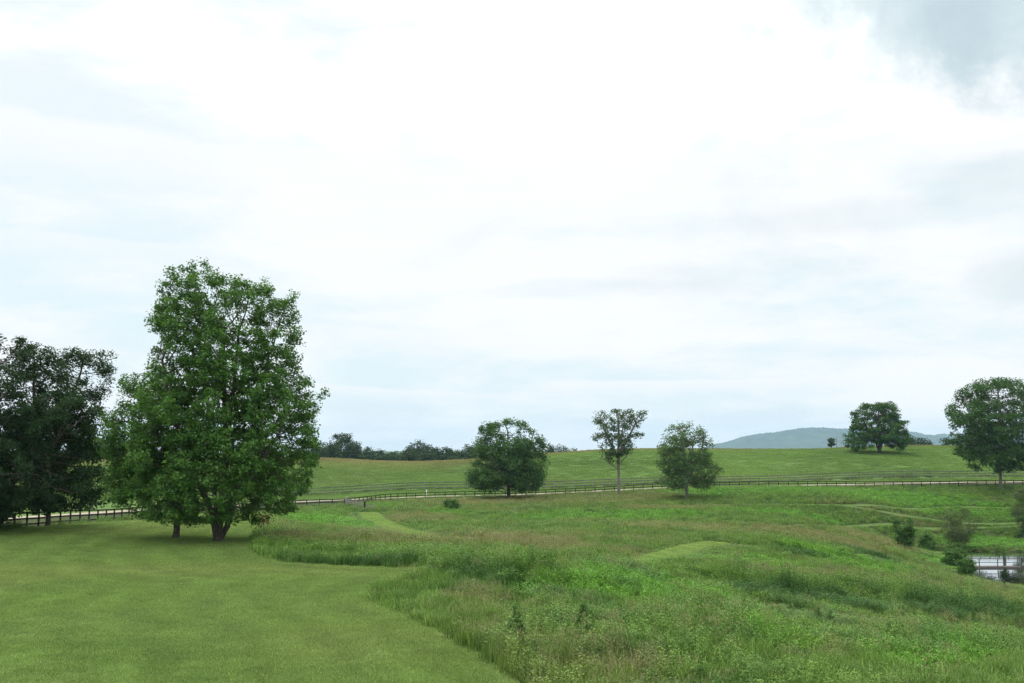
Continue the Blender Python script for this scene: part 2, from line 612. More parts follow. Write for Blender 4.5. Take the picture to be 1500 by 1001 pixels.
# ------------------------------------------------------------------ lines of the place
LANE = [(-59, 20), (-58, 60), (-57, 90), (-56.8, 112), (-56.2, 142), (-52, 172), (-40, 199), (-26.5, 211), (-1, 224), (40.3, 236), (74, 240), (126, 246), (190, 252)]
LEFT_FENCE = [(-41.0, 50), (-42.4, 84), (-43.5, 110), (-44.4, 135), (-43, 155), (-37.5, 171), (-29.6, 178)]
LANE_FENCE = [(-29.4, 178.4), (-25.6, 197), (-21, 205), (-10.2, 212), (-.7, 216), (39.1, 228), (71.6, 232), (122, 238), (160, 242)]
FAR_FENCE = [(-75, 214), (-58, 224), (-45, 232), (-24.5, 238), (0, 241), (25, 245), (70, 253.5), (115, 258), (165, 263)]
w_ = lambda *pp: [tuple(hit(a, b)[:2]) for a, b in pp]
PATHS = [
    w_((541, 752), (556, 764), (585, 777), (630, 789), (690, 800), (760, 806)),
    w_((610, 837), (680, 834), (760, 829), (850, 829), (930, 824), (975, 814), (1008, 803), (1046, 796)),
    w_((958, 744), (1030, 741), (1120, 739.5), (1280, 741), (1400, 743.5), (1510, 746)),
    w_((1140, 774), (1200, 771), (1280, 770), (1360, 776), (1420, 774), (1510, 770)),
    w_((1230, 741), (1300, 752), (1350, 760), (1420, 768), (1510, 766)),
]
PATH_W = [3.0, 2.4, 1.0, 0.9, 1.0]
LAWN = np.array(
    [(22, 4), (12, 16)] + w_((790, 1030), (745, 987), (703, 962), (652, 932), (600, 907), (560, 888), (534, 876), (556, 863), (596, 851), (636, 842),
                           (636, 834.5), (600, 834.2), (540, 832), (480, 829), (425, 825.5), (392, 820), (374, 809), (369, 797), (377, 784), (395, 770), (425, 757))
    + [(-38.6, 166), (-42.3, 154), (-43.6, 135), (-42.8, 110), (-41.7, 84), (-40.3, 50), (-40, 4)])

# ------------------------------------------------------------------ ground: one sheet to the horizon
yy = np.concatenate([[-1500, -600, -250, -120, -60, -30], np.arange(-15, 150, 1.25), np.arange(150, 270, 2.0), np.arange(270, 480, 4.0), [490, 520, 560, 640, 800, 1100, 1700, 2600, 4200, 6500, 9700]])
xx = np.concatenate([[-6400, -3200, -1500, -800, -500, -380, -300], np.arange(-240, -70, 8.0), np.arange(-70, 90, 1.5), np.arange(90, 250, 8.0), [300, 380, 500, 800, 1500, 3200, 6400]])
GX, GY = np.meshgrid(xx, yy)
GZ = height(GX, GY)
nx, ny = len(xx), len(yy)
ii = np.arange((ny - 1) * (nx - 1))
r0, c0 = ii // (nx - 1), ii % (nx - 1)
q = np.stack([r0 * nx + c0, r0 * nx + c0 + 1, (r0 + 1) * nx + c0 + 1, (r0 + 1) * nx + c0], -1)
V = np.stack([GX.ravel(), GY.ravel(), GZ.ravel()], -1)
fx = np.array([p[0] for p in FAR_FENCE])
fy = np.array([p[1] for p in FAR_FENCE])
cx_, cy_ = V[q].mean(1)[:, 0], V[q].mean(1)[:, 1]
lane_s = resample(LANE, 4.0)
# beyond the lane the turf is grazed pasture
beyond = (cy_ > np.interp(cx_, lane_s[6:, 0], lane_s[6:, 1])) & (cy_ > 150) | (cx_ < -57)


def sub_mesh(name, q_, mat):
    used = np.unique(q_)
    remap = np.zeros(len(V), np.int64)
    remap[used] = np.arange(len(used))
    return mesh_np(name, V[used], [remap[q_]], mat, smooth=True)


ground = tag(link('ground', sub_mesh('ground', q[~beyond], M['soil'])), 'meadow floor of mixed green and dry growth between lawn and lane', kind='structure')
hill = tag(link('pasture_hill', sub_mesh('pasture_hill', q[beyond], M['pasture'])), 'rolling green pasture hill rising beyond the lane', kind='structure')


def draped(name, poly, step, lift, mat, label):
    poly = np.asarray(poly)
    bx = []
    n = len(poly)
    for i in range(n):
        a, b = poly[i], poly[(i + 1) % n]
        k = max(1, int(np.hypot(*(b - a)) / step))
        for t in range(k):
            bx.append(a + (b - a) * t / k)
    bx = np.array(bx)
    gx, gy = np.meshgrid(np.arange(poly[:, 0].min(), poly[:, 0].max(), step), np.arange(poly[:, 1].min(), poly[:, 1].max(), step))
    gx, gy = gx.ravel(), gy.ravel()
    ok = in_poly(gx, gy, poly) & (line_dist(gx, gy, bx, True) > step * .4)
    vs = [Vector(p) for p in bx] + [Vector(p) for p in zip(gx[ok], gy[ok])]
    nb = len(bx)
    v2, _, f2, *_ = delaunay_2d_cdt(vs, [(i, (i + 1) % nb) for i in range(nb)], [], 1, 1e-4)
    v2 = np.array([tuple(v) for v in v2])
    vv = np.column_stack([v2, height(v2[:, 0], v2[:, 1]) + lift])
    f2 = np.array([f for f in f2 if len(f) == 3])
    a, b, c = vv[f2[:, 0]], vv[f2[:, 1]], vv[f2[:, 2]]
    flip = np.cross(b - a, c - a)[:, 2] < 0
    f2[flip] = f2[flip][:, ::-1]
    return tag(link(name, mesh_np(name, vv, [f2], mat, smooth=True)), label, kind='structure')


def ribbon(name, pts, width, lift, mat, label, step=1.5, cols=5):
    c = resample(pts, step)
    t = np.gradient(c, axis=0)
    t /= np.hypot(t[:, 0], t[:, 1])[:, None]
    nrm = np.stack([-t[:, 1], t[:, 0]], -1)
    k = np.linspace(-.5, .5, cols)
    wob = 1 + .12 * (vnoise(c[:, 0], c[:, 1], 6.0) - .5)
    P = c[:, None] + nrm[:, None] * (k[None, :, None] * width * wob[:, None, None])
    z = height(P[..., 0], P[..., 1]) + lift
    vv = np.concatenate([P, z[..., None]], -1).reshape(-1, 3)
    n = len(c)
    i = np.arange((n - 1) * (cols - 1))
    a, b = i // (cols - 1), i % (cols - 1)
    f = np.stack([a * cols + b, (a + 1) * cols + b, (a + 1) * cols + b + 1, a * cols + b + 1], -1)[:, ::-1]
    return tag(link(name, mesh_np(name, vv, [f], mat, smooth=True)), label, kind='structure')


draped('lawn', LAWN, .9, .03, M['lawn'], 'close mown lawn sloping away under the big maple')
ribbon('road', LANE, 3.6, .07, M['gravel'], 'pale gravel lane curving along the foot of the pasture hill', 2.0)
plabels = ['mown path curving from the fence corner gate into the meadow', 'mown path leaving the lawn and crossing the near meadow',
           'far mown trail across the meadow below the lane', 'mown trail above the pond', 'slanting mown trail towards the pond bank']
for i, p in enumerate(PATHS):
    ribbon('path', p, PATH_W[i], .05 + .006 * i, M['mown'] if i < 2 else M['trail'], plabels[i])

# pond
pc = np.array(POND)
ctr = pc.mean(0)
big_p = ctr + (pc - ctr) * 1.0
pv = np.column_stack([big_p, np.full(len(big_p), WATER)])
tag(link('pond_water', mesh_np('pond_water', pv, [np.arange(len(pv))[None]], M['water'])), 'still pond reflecting the white sky', kind='structure')

# ------------------------------------------------------------------ mountain, far off
def ridge(name, prof, D, depth, label, seed):
    """a wooded ridge: prof = (column, row of its skyline)"""
    pr = np.array(prof, float)
    rs = np.random.default_rng(seed)
    X0 = (pr[:, 0] - 750) / F * D
    Z0 = CAM_Z + (HOR - pr[:, 1]) / F * D
    xs = np.arange(X0[0], X0[-1], 12.0)
    top = np.interp(xs, X0, Z0)
    rows = np.linspace(0, 1, 46)
    Xg, Rg = np.meshgrid(xs, rows)
    prof_r = np.sin(np.minimum(Rg / .55, 1) * math.pi / 2) ** 1.3 * np.where(Rg > .55, np.cos((Rg - .55) / .45 * math.pi / 2), 1)
    Yg = D + (Rg - .55) * depth + 120 * (vnoise(Xg, Rg * depth, 520) - .5)
    Zg = -20 + (top[None] + 20) * prof_r
    fold = (vnoise(Xg, Yg, 300) - .5) * 34 * np.sin(np.clip(Rg / .55, 0, 1) * math.pi)
    canopy = rs.random(Xg.shape) * 6 + vnoise(Xg, Yg, 40) * 15 + vnoise(Xg + 99, Yg, 110) * 14 - 18
    Zg = Zg + fold + canopy
    n, m_ = Xg.shape
    i = np.arange((n - 1) * (m_ - 1))
    a, b = i // (m_ - 1), i % (m_ - 1)
    f = np.stack([a * m_ + b, a * m_ + b + 1, (a + 1) * m_ + b + 1, (a + 1) * m_ + b], -1)
    mm, gg, out = material(name + '_forest')
    nz = gg.noise(objco(gg), .012, 6, .7)
    gg.put(out.inputs['Surface'], principled(gg, gg.mix(gg.ramp(nz, .35, .65), (.018, .036, .020), (.045, .072, .036)), .95, .05))
    return tag(link(name, mesh_np(name, np.stack([Xg.ravel(), Yg.ravel(), Zg.ravel()], -1), [f], mm)), label, kind='structure')


ridge('mountain', [(985, 668), (1040, 656), (1075, 645), (1100, 637.5), (1130, 634.5), (1150, 631.5), (1170, 629), (1200, 628), (1240, 628), (1290, 629.5), (1330, 634), (1352, 639), (1372, 641), (1400, 648), (1450, 658), (1500, 668)],
      8000, 1800, 'blue hazy wooded mountain on the skyline left of the hill oak', 3)
ridge('mountain', [(1330, 668), (1360, 646), (1376, 638.5), (1388, 636), (1402, 638.5), (1425, 640), (1470, 636), (1520, 640), (1600, 655), (1680, 668)],
      8500, 1300, 'second blue mountain behind the tall tree at the right edge', 4)

# ------------------------------------------------------------------ fences
def fence(name, pts, spacing, post_h, rails, rail_h, mat, label, post_w=.13, side=-1, group=None, lean=.012, rail_mat=None):
    c = resample(pts, spacing)
    zz = height(c[:, 0], c[:, 1])
    base = (float(c[0, 0]), float(c[0, 1]), float(zz[0]))
    root = tag(empty(name, base), label, 'fence', group)
    t = np.gradient(c, axis=0)
    t /= np.hypot(t[:, 0], t[:, 1])[:, None]
    P = [Vector((c[i, 0], c[i, 1], zz[i])) for i in range(len(c))]
    for i, p in enumerate(P):
        upright('post', p, post_w, post_h + random.uniform(-.03, .04), mat, root, base, math.atan2(t[i, 1], t[i, 0]), lean, .25)
    for i in range(len(P) - 1):
        nrm = Vector((t[i, 1], -t[i, 0], 0)) * (post_w * .5 + .022) * side
        for r in rails:
            j0, j1 = random.uniform(-.018, .018), random.uniform(-.018, .018)
            bar('board', P[i] + nrm + Vector((0, 0, r + j0)), P[i + 1] + nrm + Vector((0, 0, r + j1)), .038, rail_h, rail_mat or mat, root, base)
    return root


fence('board_fence', LEFT_FENCE, 2.4, 1.34, (.30, .78, 1.26), .15, M['dark_wood'], 'dark brown three-board fence edging the mown lawn behind the maples')
fence('board_fence', LANE_FENCE, 2.3, 1.42, (.34, .86, 1.36), .15, M['dark_wood'], 'long low dark fence on the meadow side of the gravel lane', side=1)
fence('board_fence', FAR_FENCE, 2.4, 1.85, (.5, 1.10, 1.72), .19, M['grey_wood'], 'long weathered grey fence at the foot of the pasture hill, beyond the lane', .18, side=1, rail_mat=M['grey_rail'])

# corner gate by the mown path
gp = [np.array([-29.2, 177.6]), np.array([-26.6, 171.5]), np.array([-24.2, 165.5])]
gz_ = [hz(*p) for p in gp]
gb = (float(gp[0][0]), float(gp[0][1]), gz_[0])
gate = tag(empty('field_gate', gb), 'weathered grey wooden gate with tall posts at the fence corner, where the mown path starts', 'gate')
yawg = math.atan2(gp[2][1] - gp[0][1], gp[2][0] - gp[0][0])
upright('gate_post', (gp[0][0], gp[0][1], gz_[0]), .34, 1.75, M['grey_wood'], gate, gb, yawg, .01)
upright('gate_post', (gp[0][0] + .75, gp[0][1] - .3, hz(gp[0][0] + .75, gp[0][1] - .3)), .26, 1.75, M['grey_wood'], gate, gb, yawg, .01)
upright('gate_post', (gp[2][0], gp[2][1], gz_[2]), .26, 1.55, M['dark_wood'], gate, gb, yawg, .01)
upright('stile', (gp[1][0], gp[1][1], gz_[1]), .14, 1.4, M['grey_wood'], gate, gb, yawg, .01)
for k in range(2):
    a, b = gp[k], gp[k + 1]
    for r in (.35, .68, 1.0, 1.3):
        bar('board', (a[0] + .1, a[1] - .12, gz_[k] + r), (b[0] - .02, b[1] + .1, gz_[k + 1] + r), .045, .14, M['grey_wood'], gate, gb)
st = np.array([-22.6, 164.6])
upright('gate_post', (st[0], st[1], hz(*st)), .18, 1.2, M['grey_wood'], gate, gb, 0, .01)
for r in (.6, 1.0):
    bar('board', (gp[2][0] + .14, gp[2][1] - .06, gz_[2] + r), (st[0] - .1, st[1] + .05, hz(*st) + r), .045, .14, M['grey_wood'], gate, gb)

# white marker post by the lane
mp_ = np.array([(626 - 750) / F * 219, 219.0])
mk = tag(empty('marker_post', (mp_[0], mp_[1], hz(*mp_))), 'short white marker post on the verge between the lane fences', 'post')
upright('post', (0, 0, 0), .18, 1.35, M['white'], mk, (0, 0, 0), .2, 0)
o = link('cap', box_mesh(M['white'], .12), mk)
o.location = (0, 0, 1.38)
o.scale = (.26, .24, .1)

# utility pole on the skyline
px_, py_ = (1223 - 750) / F * 400, 400.0
up = tag(empty('utility_pole', (px_, py_, hz(px_, py_))), 'thin grey utility pole on the skyline left of the hill oak', 'utility pole')
ztop = CAM_Z + (HOR - 641.0) / F * 400 - hz(px_, py_)
upright('pole', (0, 0, 0), .24, ztop, M['grey_wood'], up, (0, 0, 0), 0, 0, .5)
bar('crossarm', (-.2, -.17, ztop - .15), (2.6, -.17, ztop - .15), .1, .14, M['grey_wood'], up, (0, 0, 0))
bar('crossarm', (-.2, -.17, ztop - 1.5), (2.2, -.17, ztop - 1.5), .1, .14, M['grey_wood'], up, (0, 0, 0))
for xk in (.7, 1.6, 2.4):
    upright('insulator', (xk, -.17, ztop - .1), .09, .2, M['white'], up, (0, 0, 0), 0, 0, 0)

# ------------------------------------------------------------------ dock
DD = 143.0
dxl, dxr = (1398 - 750) / F * DD, (1483 - 750) / F * DD
db = (dxl, DD, WATER)
dock = tag(empty('dock', db), 'low wooden dock with thin railing standing in the pond', 'dock')
zd = WATER + .12
bar('fascia', (dxl, DD, WATER + .12), (dxr, DD, WATER + .12), .09, .22, M['dock_wood'], dock, db)
bar('fascia', (dxl, DD + .95, WATER + .12), (dxr, DD + .95, WATER + .12), .09, .22, M['dock_wood'], dock, db)
nb = 34
for i in range(nb):
    x = dxl + (i + .5) * (dxr - dxl) / nb
    bar('deck_board', (x, DD - .08, zd + .085 + random.uniform(-.004, .004)), (x, DD + 1.03, zd + .085), (dxr - dxl) / nb - .012, .035, M['dock_wood'], dock, db)
for x in [(p - 750) / F * DD for p in (1423, 1449.5, 1478.5)]:
    upright('rail_post', (x, DD + .12, zd + .05), .10, 1.16, M['metal'], dock, db, 0, 0, .1)
    upright('piling', (x, DD + .85, WATER - 1.2), .2, 1.28, M['dock_wood'], dock, db, 0, 0, 0)
for zr in (1.18, .66):
    bar('rail', (dxl, DD + .12, zd + zr), (dxr - .2, DD + .12, zd + zr), .06, .075, M['metal'], dock, db)


# ------------------------------------------------------------------ trees
def tube_mesh(nodes, par, rad, keep, sides_fn=None):
    """branches: one tapered prism per edge"""
    idx = np.array([i for i in range(len(nodes)) if par[i] >= 0 and keep[i]])
    Vs, Fs, off = [], [], 0
    for sides, sel in ((3, rad[idx] < .05), (7, rad[idx] >= .05)):
        e = idx[sel]
        if not len(e):
            continue
        a, b = nodes[par[e]], nodes[e]
        d = b - a
        d = d / (np.linalg.norm(d, axis=1)[:, None] + 1e-9)
        ref = np.where(np.abs(d[:, 2:3]) > .9, np.array([[1., 0, 0]]), np.array([[0, 0, 1.]]))
        u = np.cross(d, ref)
        u /= np.linalg.norm(u, axis=1)[:, None] + 1e-9
        w = np.cross(d, u)
        th = np.linspace(0, 2 * math.pi, sides, endpoint=False)
        ring = u[:, None] * np.cos(th)[None, :, None] + w[:, None] * np.sin(th)[None, :, None]
        ra = np.minimum(rad[par[e]], rad[e] * 1.35)[:, None, None]
        A = a[:, None] + ring * ra
        B = (b + d * rad[e][:, None] * .4)[:, None] + ring * rad[e][:, None, None]
        Vs.append(np.concatenate([A, B], 1).reshape(-1, 3))
        n = len(e)
        k = np.arange(sides)
        base = off + np.arange(n)[:, None] * (2 * sides)
        f = np.stack([base + k, base + (k + 1) % sides, base + sides + (k + 1) % sides, base + sides + k], -1).reshape(-1, 4)
        Fs.append(f)
        off += n * 2 * sides
    return np.concatenate(Vs), [np.concatenate(Fs)]


def leaves_mesh(name, ctr, K, sig, size, mat, rs, out_c, up=.6, narrow=.55, clump_var=.65, flat=.75):
    """K folded leaves round every centre"""
    n = len(ctr)
    cs = rs.random(n)
    c = np.repeat(ctr, K, 0)
    pos = c + np.clip(rs.normal(size=(n * K, 3)), -1.7, 1.7) * np.array([sig, sig, sig * flat]) * np.repeat(rs.uniform(.65, 1.3, n), K)[:, None]
    o = c - out_c
    o /= np.linalg.norm(o, axis=1)[:, None] + 1e-6
    nm = np.array([0, 0, up]) + o * .45 + rs.normal(size=pos.shape) * .5
    nm /= np.linalg.norm(nm, axis=1)[:, None]
    t = np.cross(nm, rs.normal(size=pos.shape))
    t /= np.linalg.norm(t, axis=1)[:, None] + 1e-6
    b = np.cross(nm, t)
    s = size * rs.uniform(.6, 1.4, (n * K, 1))
    w = s * narrow
    v0 = pos - t * s * .5
    v1 = pos + b * w * .5 + nm * s * .10
    v2 = pos + t * s * .5 - nm * s * .12
    v3 = pos - b * w * .5 + nm * s * .10
    V_ = np.stack([v0, v1, v2, v3], 1).reshape(-1, 3)
    i = np.arange(n * K)[:, None] * 4
    fa = np.concatenate([i + [0, 1, 2], i + [0, 2, 3]])
    sh = np.clip(np.repeat(cs, K) * clump_var + rs.random(n * K) * (1 - clump_var), 0, 1)
    return mesh_np(name, V_, [fa], mat, {'shade': np.repeat(sh, 4)})


def colonise(att, nodes, par, step, kill, infl, rs, iters=140, up=.08):
    nodes = [np.asarray(p, float) for p in nodes]
    par = list(par)
    A = att.copy()
    N0 = np.array(nodes)
    d = np.linalg.norm(A[:, None] - N0[None], axis=2)
    near = d.argmin(1)
    dist = d.min(1)
    for it in range(iters):
        alive = dist > kill
        A, near, dist = A[alive], near[alive], dist[alive]
        if not len(A):
            break
        act = dist < infl
        if not act.any():
            act = dist <= np.quantile(dist, .1)
        ids, inv = np.unique(near[act], return_inverse=True)
        nd = np.array([nodes[i] for i in ids])
        v = A[act] - nd[inv]
        v /= np.linalg.norm(v, axis=1)[:, None] + 1e-9
        s = np.zeros((len(ids), 3))
        np.add.at(s, inv, v)
        s += rs.normal(size=s.shape) * .12
        s /= np.linalg.norm(s, axis=1)[:, None] + 1e-9
        s[:, 2] += up
        s /= np.linalg.norm(s, axis=1)[:, None] + 1e-9
        new = nd + s * step
        k0 = len(nodes)
        nodes.extend(list(new))
        par.extend(list(ids))
        dn = np.linalg.norm(A[:, None] - new[None], axis=2)
        j = dn.argmin(1)
        dm = dn.min(1)
        stuck = np.zeros(len(A), bool)
        better = dm < dist
        # points that no longer attract anything nearer are dropped
        stuck[act] = ~better[act]
        near = np.where(better, k0 + j, near)
        dist = np.where(better, dm, dist)
        drop = stuck & (rs.random(len(A)) < .5)
        A, near, dist = A[~drop], near[~drop], dist[~drop]
    return np.array(nodes), np.array(par)


def make_tree(name, label, base, rows, D, stems, n_att, step, leaf, K, sig, size, bark='bark', trunk_r=.35, seed=1, group=None, cat='tree', depth=.85, gap=.42,
              shell=.42, leaf_depth=3, origin_px=None, up=.08, nscale=2.6, narrow=.55, twig_keep=0.0, crown_name='crown', trunk_name='trunk', flat=.75, n_lobe=26, lobe_r=.36, lobe_up=.85, arch=None, shoots=.6, shoot_up=.7, shoot_len=1.0):
    """rows: (row, left column, right column) of the crown's outline; stems: lists of (dx, dy, dz) from the base"""
    rs = np.random.default_rng(seed)
    bx, by, bz = base
    ppm = F / D
    rw = sorted([((origin_px[1] - r) / ppm, (l - origin_px[0]) / ppm, (rt - origin_px[0]) / ppm) for r, l, rt in rows])
    H = np.array([r[0] for r in rw])
    L = np.array([r[1] for r in rw])
    Rt = np.array([r[2] for r in rw])
    hh = np.linspace(H[0], H[-1], 300)
    a_ = (np.interp(hh, H, Rt) - np.interp(hh, H, L)) / 2
    wgt = np.maximum(a_, .05) ** 1.6
    mean_a = a_.mean()
    fr = rs.random(3) * 100

    def inside(n, shell_, lim):
        h = rs.choice(hh, n, p=wgt / wgt.sum()) + rs.normal(size=n) * (hh[1] - hh[0])
        h = np.clip(h, H[0], H[-1])
        a = (np.interp(h, H, Rt) - np.interp(h, H, L)) / 2
        c = (np.interp(h, H, Rt) + np.interp(h, H, L)) / 2
        th = rs.random(n) * 2 * math.pi
        r = lim * rs.random(n) ** shell_
        return np.stack([c + a * r * np.cos(th), np.minimum(a, mean_a * 1.6) * depth * r * np.sin(th), h], -1)

    def excess(p):
        """how far out of the outline, 1 = on it"""
        h = p[:, 2]
        a = np.maximum((np.interp(h, H, Rt) - np.interp(h, H, L)) / 2, .02)
        c = (np.interp(h, H, Rt) + np.interp(h, H, L)) / 2
        e = np.hypot((p[:, 0] - c) / a, p[:, 1] / (np.minimum(a, mean_a * 1.6) * depth))
        e = np.where((h > H[-1]) | (h < H[0]), 9.0, e)
        if arch is not None:
            e = np.where((h < (origin_px[1] - arch[0]) / ppm) & (np.abs(p[:, 0]) < arch[1] * mean_a), 9.0, e)
        return e

    # boughs: the crown is gathered into lobes with gaps between
    cand = inside(n_lobe * 12, .36, .93)
    lr = lobe_r * mean_a
    lob = [cand[0]]
    for c in cand[1:]:
        if len(lob) < n_lobe and min(np.linalg.norm((c - k) * [1, 1, 1.25]) for k in lob) > lr * .95:
            lob.append(c)
    lob = np.array(lob)
    lrad = lr * rs.uniform(.7, 1.25, len(lob))
    pk = lrad ** 2.2
    k = rs.choice(len(lob), n_att * 3, p=pk / pk.sum())
    v = rs.normal(size=(n_att * 3, 3))
    v /= np.linalg.norm(v, axis=1)[:, None]
    v[:, 2] = np.where(v[:, 2] < 0, v[:, 2] * .45, v[:, 2] * lobe_up)
    att = lob[k] + v * (lrad[k] * rs.random(len(k)) ** .45)[:, None]
    fill = inside(int(n_att * .8), shell, 1.0)
    nz = (vnoise(fill[:, 0] + fr[0] + fill[:, 1] * .7, fill[:, 2] + fr[1], lr) + vnoise(fill[:, 1] + fr[2] - fill[:, 0] * .5, fill[:, 2] + 7, lr)) / 2
    fill = fill[nz > gap + .08]
    att = att[excess(att) < 1.06 + .12 * rs.random(len(att))][:n_att - min(len(fill), int(n_att * .25))]
    fill = fill[excess(fill) < 1.0][:int(n_att * .25)]
    # shoots standing out of the boughs
    ns_ = int(n_lobe * shoots)
    pick = rs.integers(0, len(lob), ns_)
    axis = np.array([0, 0, 1.0]) * shoot_up + (lob[pick] - np.array([0, 0, H.mean()])) * np.array([1, 1, .6]) / (mean_a + 1e-6) * .6 + rs.normal(size=(ns_, 3)) * .25
    axis /= np.linalg.norm(axis, axis=1)[:, None]
    tt_ = np.linspace(.4, 1.0, 6)
    ln = lrad[pick] * rs.uniform(1.1, 1.75, ns_) * shoot_len
    sp = (lob[pick][:, None] + axis[:, None] * (ln[:, None] * tt_)[..., None]).reshape(-1, 3)
    sp = sp[excess(sp) < 1.15 + .13 * shoot_len ** 2]
    att = np.concatenate([att, fill, sp])
    nodes, par = [np.zeros(3)], [-1]
    for s in stems:
        prev = 0
        cur = nodes[0]
        for wp in s:
            wp = np.array(wp, float)
            k = max(1, int(np.linalg.norm(wp - cur) / step))
            for t in range(1, k + 1):
                p = cur + (wp - cur) * t / k + rs.normal(size=3) * step * .05
                nodes.append(p)
                par.append(prev)
                prev = len(nodes) - 1
            cur = wp
    ns = len(nodes)
    nodes, par = colonise(att, nodes, par, step, step * 1.15, step * 9, rs, up=up)
    n = len(nodes)
    area = np.full(n, 0.0)
    kids = np.zeros(n, int)
    dep = np.zeros(n, int)
    for i in range(n - 1, 0, -1):
        if area[i] == 0:
            area[i] = 1.0
        p = par[i]
        area[p] += area[i]
        kids[p] += 1
        dep[p] = max(dep[p], dep[i] + 1)
    rad = area ** .46
    rad = rad / rad[:1] * trunk_r
    rad = np.maximum(rad, .012)
    flare = np.exp(-np.maximum(nodes[:, 2], 0) / .5) * .35
    rad[:ns] *= 1 + flare[:ns]
    keep = (rad > twig_keep) | (np.arange(n) < ns)
    root = tag(empty(name, (bx, by, bz - .12)), label, cat, group)
    Vt, Ft = tube_mesh(nodes, par, rad, keep)
    link(trunk_name, mesh_np(trunk_name, Vt, Ft, M[bark], smooth=True), root)
    K = int(K * KMUL.get(leaf, 2.4))
    lf = (dep <= leaf_depth) & (np.arange(n) >= ns)
    ctr = nodes[lf]
    oc = np.array([(L.mean() + Rt.mean()) / 2, 0, H.mean()])
    link(crown_name, leaves_mesh(crown_name, ctr, K, sig, size, LEAF[leaf], rs, oc, narrow=narrow, flat=flat), root)
    return root, (n, int(lf.sum()) * K)


def up_to(pt, D, origin):
    return ((pt[0] - origin[0]) * D / F, 0, (origin[1] - pt[1]) * D / F)


stats = {}
KMUL = {'maple': 2.2, 'dark': 2.0, 'round': 2.4, 'sparse': 1.7, 'pale': 2.0, 'oak': 2.2, 'wood': 2.4, 'willow': 3.0, 'shrub': 2.2, 'weed': 2.2, 'rust': 2.0}


def tree_at(key, label, px, D, base_row, rows, stems_px, **kw):
    o = (px, base_row)
    x = (px - 750) / F * D
    z = hz(x, D)
    # the base stands on the ground, the outline hangs on its own foot
    stems = []
    for i, s in enumerate(stems_px):
        q_ = []
        for k, pnt in enumerate(s):
            v = up_to(pnt, D, o)
            q_.append((v[0], pnt[2] if len(pnt) > 2 else 0.0, v[2]))
        stems.append(q_)
    r, st_ = make_tree(key, label, (x, D, z), rows, D, stems, origin_px=o, **kw)
    stats[label[:30]] = st_
    return r


# the big many-stemmed maple on the lawn
tree_at('maple_tree', 'tallest bright green maple with several stems, standing on the mown lawn', 325, 73, 794,
        [(381, 268, 300), (394, 250, 318), (408, 240, 356), (422, 234, 390), (440, 226, 412), (470, 219, 436), (500, 222, 446), (530, 214, 442), (570, 206, 456), (610, 200, 460), (650, 196, 466), (690, 192, 468), (720, 194, 460), (745, 206, 446), (762, 232, 412), (770, 262, 380)],
        [[(323, 755), (316, 690), (303, 600, .5), (294, 530, .3)], [(330, 740), (338, 660, -.4), (345, 560, -.5), (348, 500, -.3)], [(336, 770, .5), (352, 700, .6), (375, 600, .8), (390, 520, .6)],
         [(326, 760), (330, 690, .8), (322, 590, 1.2), (318, 480, 1.0)], [(320, 750, -.5), (290, 680, -1.2), (262, 600, -1.6), (245, 530, -1.4)], [(334, 745), (375, 690, -1.2), (415, 640, -1.6)]],
        n_att=11500, step=.33, up=.22, shoots=1.0, shoot_up=1.3, shoot_len=1.7, leaf='maple', K=16, sig=.22, size=.17, trunk_r=.43, seed=3, gap=.40, n_lobe=170, lobe_r=.165, lobe_up=2.0, arch=(764, .25), shell=.5, narrow=.8, leaf_depth=3, twig_keep=.014, nscale=2.2)
# its companion with the thinner trunk
tree_at('maple_tree', 'shorter maple with thinner trunk, left of the tallest maple and merging with its crown', 265, 76.5, 790,
        [(535, 214, 246), (555, 178, 262), (575, 172, 276), (600, 176, 286), (630, 160, 296), (660, 156, 300), (690, 158, 300), (715, 168, 300), (740, 176, 310), (757, 204, 300), (766, 230, 280)],
        [[(265, 755), (262, 690), (246, 620), (232, 560)], [(266, 745), (240, 680, -.5), (205, 630, -.6)], [(266, 740), (280, 690, .5), (276, 620, .6)]],
        n_att=4200, step=.35, up=.15, shoots=.8, shoot_up=1.0, leaf='maple', K=16, sig=.23, size=.17, trunk_r=.30, seed=8, gap=.38, n_lobe=46, lobe_r=.28, arch=(764, .25), shell=.5, narrow=.8, twig_keep=.014)
# dark tree at the left edge
tree_at('shade_tree', 'dark green tree at the left edge, its low branches hanging over the dark fence', 2, 81, 777,
        [(488, -10, 30), (496, -60, 62), (515, -95, 76), (540, -110, 92), (575, -125, 112), (610, -140, 126), (640, -150, 142), (670, -160, 150), (700, -160, 158), (725, -150, 160), (742, -120, 150), (752, -60, 110)],
        [[(2, 740), (0, 680), (-12, 600), (-8, 530)], [(3, 730), (25, 660, .5), (45, 590, .6), (48, 530)], [(3, 725), (60, 680, -.5), (110, 620, -.8)], [(2, 725), (-50, 660), (-90, 600)], [(2, 720), (40, 700, -2), (90, 690, -3.5)]],
        n_att=5200, step=.44, leaf='dark', K=28, sig=.32, size=.24, trunk_r=.42, seed=5, gap=.40, n_lobe=60, lobe_r=.25, shell=.5, twig_keep=.014)
tree_at('shade_tree', 'dark airy tree next to the left edge tree, feathery top against sky', 78, 92, 770,
        [(505, 108, 130), (512, 88, 160), (530, 80, 166), (560, 70, 166), (590, 60, 160), (620, 50, 150), (650, 40, 152), (680, 40, 156), (710, 40, 160), (735, 60, 156), (748, 80, 130)],
        [[(80, 730), (86, 660), (104, 600), (118, 540)], [(80, 720), (110, 650, .5), (145, 590, .6)], [(80, 715), (62, 650), (66, 600)]],
        n_att=2300, step=.44, leaf='dark', K=17, sig=.32, size=.25, trunk_r=.24, seed=15, gap=.44, n_lobe=40, lobe_r=.30, shell=.55, twig_keep=.014)
